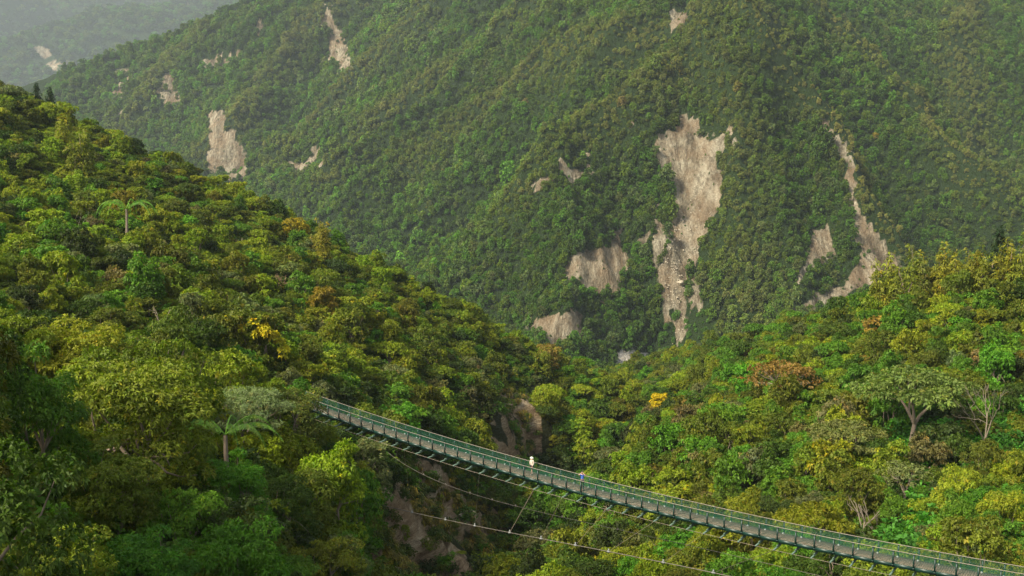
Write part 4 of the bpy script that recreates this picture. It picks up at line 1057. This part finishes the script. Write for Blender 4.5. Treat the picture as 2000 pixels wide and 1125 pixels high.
# ------------------------------------------------------------------ the footbridge
M_GREEN = plain('green_paint', (0.004, 0.026, 0.018), 0.45, 0.0, .35, 2)
M_TAB = plain('weathered_green_paint', (0.06, 0.105, 0.075), 0.6, 0.0, .35, 3)
M_STEEL = plain('galvanised_cable', (0.16, 0.14, 0.11), 0.5, 0.5, .25, 3)
M_CABLE = plain('rusty_cable', (0.20, 0.16, 0.12), 0.6, 0.3, .3, 3)
M_WHITE = plain('pale_clamp', (0.32, 0.34, 0.32), 0.4, 0.2, .1, 3)
M_CLAMP = plain('dull_clamp', (0.17, 0.18, 0.17), 0.6, 0.0, .1, 3)
M_PLANK = plain('weathered_planks', (0.155, 0.112, 0.08), 0.85, 0, .22, 1.3)
m, nt, b = new_mat('green_netting')
b.inputs['Base Color'].default_value = (0.006, 0.075, 0.042, 1); b.inputs['Roughness'].default_value = .6
tc = N(nt, 'ShaderNodeTexCoord'); mp = N(nt, 'ShaderNodeMapping'); nt.links.new(tc.outputs['Object'], mp.inputs[0]); mp.inputs['Rotation'].default_value = (0, .78, .57)
sx = N(nt, 'ShaderNodeSeparateXYZ'); nt.links.new(mp.outputs[0], sx.inputs[0])
g1 = mth(nt, 'LESS_THAN', mth(nt, 'FRACT', mth(nt, 'MULTIPLY', sx.outputs[0], 14.0)), 0.15); g2 = mth(nt, 'LESS_THAN', mth(nt, 'FRACT', mth(nt, 'MULTIPLY', sx.outputs[2], 14.0)), 0.15)
gm_ = mth(nt, 'MAXIMUM', g1, g2); tr = N(nt, 'ShaderNodeBsdfTransparent'); mx = N(nt, 'ShaderNodeMixShader')
nt.links.new(gm_, mx.inputs[0]); nt.links.new(tr.outputs[0], mx.inputs[1]); nt.links.new(b.outputs[0], mx.inputs[2]); nt.links.new(mx.outputs[0], nt.nodes['Material Output'].inputs[0])
M_NET = m
UP = np.array([0, 0, 1.0])
bridge = bpy.data.objects.new('suspension_bridge', None); COL.objects.link(bridge); bridge.location = bpt(-3)
tag(bridge, 'long narrow green suspension footbridge with plank deck crossing the gorge', 'bridge')
B0 = Vector(bpt(-3))
def bpart(name, me, parent=None, loc=None):
    o = link(name, me, parent or bridge)
    if parent is None: o.location = (Vector(loc) - B0) if loc is not None else -B0
    return o
K0, K1 = -3, 46
kk = np.arange(K0, K1 + 0.01, 0.25)
def seg(k): return unit(bpt(k + .1) - bpt(k - .1))
T = Tubes(); h_ = 0.27
st = 0.11
for k in np.arange(K0, K1, st):
    T.box(bpt(k, DW / 2, h_), seg(k) * 1.5 * st * 0.45, bper * (DW / 2 - 0.03), UP * 0.025)
bpart('deck', T.mesh('deck', M_PLANK, False))
for lat in (0.0, DW):
    T = Tubes()
    for a_, b_ in zip(np.arange(K0, K1), np.arange(K0 + 1, K1 + 1)):
        p, q = bpt(a_, lat, .13), bpt(b_, lat, .13); T.box((p + q) / 2, (q - p) / 2, bper * .05, UP * .14)
    bpart('side_beam', T.mesh('side_beam', M_GREEN, False))
    T = Tubes(); T.add([bpt(k, lat, h_ + 1.0) for k in kk], np.full(len(kk), .03), 8); bpart('handrail_cable', T.mesh('handrail_cable', M_STEEL))
    T = Tubes(); T.add([bpt(k, lat, h_ + .62) for k in kk], np.full(len(kk), .014), 5); bpart('middle_cable', T.mesh('middle_cable', M_GREEN))
    V = []; Fq = []
    for i, k in enumerate(kk):
        V += [bpt(k, lat + (.012 if lat == 0 else -.012), h_ - .05), bpt(k, lat + (.012 if lat == 0 else -.012), h_ + .98)]
        if i: Fq.append([2 * i - 2, 2 * i, 2 * i + 1, 2 * i - 1])
    nm = np_mesh('netting', V, Fq); nm.materials.append(M_NET); bpart('netting', nm)
    lt = lat - .72 if lat == 0 else lat + .72
    T = Tubes(); T.add([bpt(k, lt, -.42) for k in kk], np.full(len(kk), .016), 6); bpart('lower_cable', T.mesh('lower_cable', M_CABLE))
# posts, cross beams and lamps: one of each, then copies
T = Tubes(); T.box(UP * .52, bdir * .055, bper * .045, UP * .56); T.box(UP * 1.09, bdir * .075, bper * .065, UP * .03); T.box(UP * .02 , bdir * .09, bper * .06, UP * .05); post_me = T.mesh('post', M_GREEN, False)
T = Tubes(); T.box(bper * 0.0, bdir * .06, bper * (DW / 2 + .75), UP * .06); T.box(UP * .11, bdir * .035, bper * (DW / 2 + .1), UP * .05); beam_me = T.mesh('cross_beam', M_TAB, False)
bm = __import__('bmesh').new(); __import__('bmesh').ops.create_uvsphere(bm, u_segments=10, v_segments=6, radius=.085)
for f_ in bm.faces: f_.smooth = True
lamp_me = bpy.data.meshes.new('lamp'); bm.to_mesh(lamp_me); bm.free(); lamp_me.materials.append(M_WHITE)
for k in range(K0, K1 + 1):
    for lat in (0.0, DW):
        ex = .06 if lat == 0 else -.06
        bpart('post', post_me, None, bpt(k, lat - ex, h_ - .13))
    bpart('cross_beam', beam_me, None, bpt(k, DW / 2, -.42))
    if k % 1 == 0 and k >= 0: bpart('lamp', lamp_me, None, bpt(k + 1.0, DW - .12, h_ + .06))
# wind cables, slung out and down on both sides
def spline(pts, n=120):
    p = np.array(pts); t = np.concatenate([[0], np.cumsum(np.linalg.norm(np.diff(p, axis=0), axis=1))])
    u = np.linspace(0, t[-1], n); c_ = [np.polyfit(t, p[:, i], 4) for i in range(3)]
    return np.stack([np.polyval(c_[i], u) for i in range(3)], 1)
for pts, r_, cl, nm in ((CAB_N, .034, [805, 870, 930, 995, 1060, 1125, 1190, 1300, 1390], 'n'), (CAB_F, .022, [828, 870, 915, 960, 1005, 1100, 1205], 'f')):
    sp_ = spline(pts); T = Tubes(); T.add(sp_, np.full(len(sp_), r_), 6)
    cab = bpart('wind_cable', T.mesh('wind_cable', M_STEEL))
    sx_, sy_, _ = proj(sp_[:, 0], sp_[:, 1], sp_[:, 2])
    for j, c_ in enumerate(cl):
        p = sp_[int(np.argmin(np.abs(sx_ - c_)))]
        T = Tubes(); q = .14 if nm == 'n' else .09; T.box(UP * q * .8, bdir * q * .35, bper * .04, UP * q); T.box(UP * 0, bdir * q * .9, bper * .07, UP * .07)
        co = link('clamp', T.mesh('clamp', M_CLAMP if nm == 'n' else M_STEEL, False), cab); co.location = p
        # tie up to the nearest cross beam
        ks = np.arange(0, 46); lat = -.72 if nm == 'n' else DW + .72
        tp = np.array([bpt(k, lat, -.42) for k in ks]); along = (tp - p) @ bdir
        kb = ks[int(np.argmin(np.abs(along - (2.2 if nm == 'n' else 1.0))))]
        T = Tubes(); T.add([p, bpt(kb, lat, -.42)], [.010, .010] if c_ != 995 else [.03, .03], 5)
        link('tie', T.mesh('tie', M_CABLE), cab)

# ------------------------------------------------------------------ the two people
def skin(name, verts, edges, radii, mat, parent, sub=1):
    me = bpy.data.meshes.new(name); me.from_pydata([tuple(v) for v in verts], edges, []); me.update()
    o = link(name, me, parent, [mat])
    md = o.modifiers.new('skin', 'SKIN'); md.use_smooth_shade = True
    sv = me.skin_vertices[0].data
    for i, r in enumerate(radii):
        sv[i].radius = (r, r) if not isinstance(r, tuple) else r
    sv[0].use_root = True
    ss = o.modifiers.new('sub', 'SUBSURF'); ss.levels = sub; ss.render_levels = sub
    return o
M_SKIN = plain('skin', (0.62, 0.36, 0.26), .5, 0, .05, 4)
M_HAIR = plain('dark_hair', (0.015, 0.010, 0.008), .6, 0, .2, 20)
M_HAT = plain('white_hat_cloth', (0.62, 0.61, 0.57), .9, 0, .05, 10)
M_CREAM = plain('cream_jacket_cloth', (0.50, 0.43, 0.34), .9, 0, .06, 8)
M_BLACK = plain('black_cloth', (0.012, 0.012, 0.014), .9, 0, .2, 8)
M_BLUE = plain('blue_shirt_cloth', (0.045, 0.12, 0.42), .9, 0, .12, 8)
M_MAROON = plain('dark_maroon_cloth', (0.045, 0.010, 0.016), .9, 0, .2, 8)
M_GREY = plain('dark_grey_cloth', (0.035, 0.04, 0.045), .9, 0, .15, 8)
def head_mesh(mat_list):
    bm_ = __import__('bmesh'); bm = bm_.new(); bm_.ops.create_uvsphere(bm, u_segments=20, v_segments=14, radius=1.0)
    for v in bm.verts:
        x, y, z = v.co
        f = 1 - 0.22 * max(0, -z); v.co = (x * .075 * f, y * .092 * (1 - .1 * max(0, -z)), z * .115)
        if y < -.75 and abs(x) < .25 and -.45 < z < .15: v.co.y -= .018      # nose
        if abs(x) > .93 and -.35 < z < .3: v.co.x *= 1.16                     # ears
        if y < -.6 and .1 < z < .35 and .2 < abs(x) < .55: v.co.y += .008     # eye sockets
    for f_ in bm.faces: f_.smooth = True
    me = bpy.data.meshes.new('head'); bm.to_mesh(me); bm.free(); me.materials.append(M_SKIN); return me
def blob(name, mat, parent, loc, sc, seg_=14, keep=None):
    bm_ = __import__('bmesh'); bm = bm_.new(); bm_.ops.create_uvsphere(bm, u_segments=seg_, v_segments=10, radius=1.0)
    if keep: bm_.ops.delete(bm, geom=[v for v in bm.verts if not keep(v.co)], context='VERTS')
    for f_ in bm.faces: f_.smooth = True
    me = bpy.data.meshes.new(name); bm.to_mesh(me); bm.free()
    o = link(name, me, parent, [mat]); o.location = loc; o.scale = sc; return o
def place_person(px, py, lat):
    best = None
    for k in np.arange(10, 30, .02):
        p = bpt(k, lat, h_ + .025); u, v, d = proj(*p)
        if best is None or abs(u - px) < best[0]: best = (abs(u - px), p, k, v)
    return best[1]
def hand(V, E, R, wr, dirv, palm_n, side, curl=.5):
    """palm and five fingers appended to a skin skeleton; wr = index of wrist vertex"""
    w0 = np.array(V[wr]); dirv = unit(dirv); lat = unit(np.cross(dirv, palm_n)) * side
    pm = w0 + dirv * .05; V.append(pm); R.append(.026); E.append((wr, len(V) - 1)); pi_ = len(V) - 1
    for j, (o_, L) in enumerate([(-.03, .060), (-.010, .070), (.012, .066), (.032, .052)]):
        b0 = pm + dirv * .035 + lat * o_; m1 = b0 + dirv * L * .5 - palm_n * L * .15 * curl; t1 = m1 + dirv * L * .35 - palm_n * L * .6 * curl
        n0 = len(V); V += [b0, m1, t1]; R += [.0095, .0085, .007]; E += [(pi_, n0), (n0, n0 + 1), (n0 + 1, n0 + 2)]
    b0 = w0 + dirv * .03 - lat * .035; t1 = b0 + dirv * .035 - lat * .02 - palm_n * .02; n0 = len(V); V += [b0, t1]; R += [.011, .009]; E += [(pi_, n0), (n0, n0 + 1)]
def person(loc, rz, H, pose, label):
    r = bpy.data.objects.new('person', None); COL.objects.link(r); s = H / 1.75
    r.location = loc; r.rotation_euler = (0, 0, rz); r.scale = (s, s, s); tag(r, label, 'person')
    # skeleton, facing -Y
    st = .10 if pose == 'walk' else .05
    V = [(0, 0, .93), (0, .01, 1.12), (0, .015, 1.32), (0, .01, 1.45), (0, -.01, 1.53), (0, -.015, 1.60)]
    E = [(0, 1), (1, 2), (2, 3), (3, 4), (4, 5)]; R = [(.135, .10), (.125, .095), (.15, .105), (.085, .075), (.052, .052), (.055, .06)]
    V = [np.array(v) for v in V]
    legs = {}
    for sg in (-1, 1):
        fy = (-.16 if sg > 0 else .16) if pose == 'walk' else 0.0
        n0 = len(V); V += [np.array(v) for v in [(sg * .09, 0, .88), (sg * .10, fy * .45 - .02, .50), (sg * .10, fy + (.05 if fy > 0 else 0), .09), (sg * .11, fy - .14, .035)]]
        R += [.082, .056, .038, .032]; E += [(0, n0), (n0, n0 + 1), (n0 + 1, n0 + 2), (n0 + 2, n0 + 3)]; legs[sg] = n0
    arms = {}
    for sg in (-1, 1):
        if pose == 'walk': pts = [(sg * .19, .01, 1.41), (sg * .235, .03 * sg, 1.14), (sg * .21, -.08 - .06 * sg, .92)]
        else: pts = [(sg * .19, .0, 1.42), (sg * .30, -.16, 1.46), (sg * .10, -.19, 1.63)]
        n0 = len(V); V += [np.array(p) for p in pts]; R += [.052, .040, .028]; E += [(3, n0), (n0, n0 + 1), (n0 + 1, n0 + 2)]; arms[sg] = n0
        if pose == 'walk': hand(V, E, R, n0 + 2, np.array([0, -.1, -1.0]), np.array([-sg, 0., 0.]), sg, .6)
        else: hand(V, E, R, n0 + 2, np.array([-sg * .45, -.1, .55]), np.array([0, 1., 0]), sg, .7)
    skin('body', V, E, R, M_SKIN, r, 1)
    hd = link('head', head_mesh([]), r); hd.location = (0, -.03, 1.655)
    for sg in (-1, 1): blob('eye', M_BLACK, hd, (sg * .028, -.083, .012), (.009, .006, .007))
    def copyskel(idx, edges, rad, name, mat):
        mp_ = {i: j for j, i in enumerate(idx)}
        skin(name, [V[i] for i in idx], [(mp_[a_], mp_[b_]) for a_, b_ in edges], rad, mat, r, 1)
    la, ra = arms[-1], arms[1]; ll, rl = legs[-1], legs[1]
    if pose == 'walk':
        V2 = [V[0] + (0, 0, -.10), V[1], V[2], V[3] + (0, 0, .01), V[la], V[la + 1], V[la + 2], V[ra], V[ra + 1], V[ra + 2]]
        skin('jacket', V2, [(0, 1), (1, 2), (2, 3), (3, 4), (4, 5), (5, 6), (3, 7), (7, 8), (8, 9)], [(.19, .15), (.165, .13), (.175, .135), (.095, .09), .072, .058, .045, .072, .058, .045], M_CREAM, r, 1)
        copyskel([0, ll, ll + 1, rl, rl + 1], [(0, ll), (ll, ll + 1), (0, rl), (rl, rl + 1)], [(.15, .12), .10, .075, .10, .075], 'trousers', M_BLACK)
        blob('hat', M_HAT, r, (0, -.03, 1.70), (.105, .12, .10), keep=lambda c_: c_.z > -.15)
        T = Tubes(); an = np.linspace(0, 2 * np.pi, 24, endpoint=False)
        T.add([(0, -.03, 1.675), (0, -.03, 1.70)], [.185, .10], 24); link('hat_brim', T.mesh('hat_brim', M_HAT), r)
    else:
        V2 = [V[0] + (0, 0, .10), V[1], V[2], V[3] + (0, 0, .01), V[la], V[la] * .45 + V[la + 1] * .55, V[ra], V[ra] * .45 + V[ra + 1] * .55]
        skin('shirt', V2, [(0, 1), (1, 2), (2, 3), (3, 4), (4, 5), (3, 6), (6, 7)], [(.15, .12), (.145, .11), (.175, .125), (.10, .09), .070, .060, .070, .060], M_BLUE, r, 1)
        skin('waist_bag', [V[0] + (0, -.02, .0), V[0] + (0, -.02, .14)], [(0, 1)], [(.175, .14), (.16, .13)], M_MAROON, r, 1)
        copyskel([0, ll, ll + 1, ll + 2, rl, rl + 1, rl + 2], [(0, ll), (ll, ll + 1), (ll + 1, ll + 2), (0, rl), (rl, rl + 1), (rl + 1, rl + 2)], [(.155, .125), .10, .075, .06, .10, .075, .06], 'trousers', M_GREY)
        blob('hair', M_HAIR, r, (0, -.015, 1.685), (.088, .10, .105), keep=lambda c_: c_.z > .05 or c_.y > .2)
        T = Tubes(); T.box((0, -.20, 1.665), (.055, 0, 0), (0, .02, 0), (0, 0, .035)); T.add([(0, -.21, 1.665), (0, -.26, 1.665)], [.027, .025], 12)
        cam_o = link('camera', T.mesh('camera', M_BLACK, False)); cam_o.matrix_world = Matrix.Translation(Vector(loc)) @ Matrix.Rotation(rz, 4, 'Z') @ Matrix.Diagonal((s, s, s, 1)); tag(cam_o, 'small black camera held up to the face of the person in blue', 'camera')
    for sg in (-1, 1):
        a_ = V[legs[sg] + 2]; b_ = V[legs[sg] + 3]
        skin('shoe', [a_ + (0, .03, -.03), b_ + (0, -.02, .012)], [(0, 1)], [.05, .042], M_WHITE if pose == 'walk' else M_BLACK, r, 1)
    return r
p1 = place_person(1038.5, 933, .85)
person(p1, math.atan2(-bdir[0], bdir[1]) * 0 + math.radians(-50), 1.65, 'walk', 'person in white sun hat and long cream jacket walking along the bridge')
p2 = place_person(1137, 965, .30)
person(p2, math.radians(-10), 1.75, 'photo', 'person in blue shirt on the bridge raising both hands to the face')

# ------------------------------------------------------------------ haze
T = Tubes(); T.box((0, 4300, 1150), (9500, 0, 0), (0, 5200, 0), (0, 0, 1330))
hm = T.mesh('haze', bpy.data.materials.new('haze_air'), False)
m = hm.materials[0]; m.use_nodes = True; nt = m.node_tree; nt.nodes.remove(nt.nodes['Principled BSDF'])
pv = N(nt, 'ShaderNodeVolumePrincipled'); pv.inputs['Density'].default_value = HAZE; pv.inputs['Color'].default_value = (0.74, 0.87, 0.92, 1); pv.inputs['Anisotropy'].default_value = 0.2
nt.links.new(pv.outputs[0], nt.nodes['Material Output'].inputs['Volume'])
hz = link('haze', hm); tag(hz, 'pale valley haze', 'haze', kind='stuff')
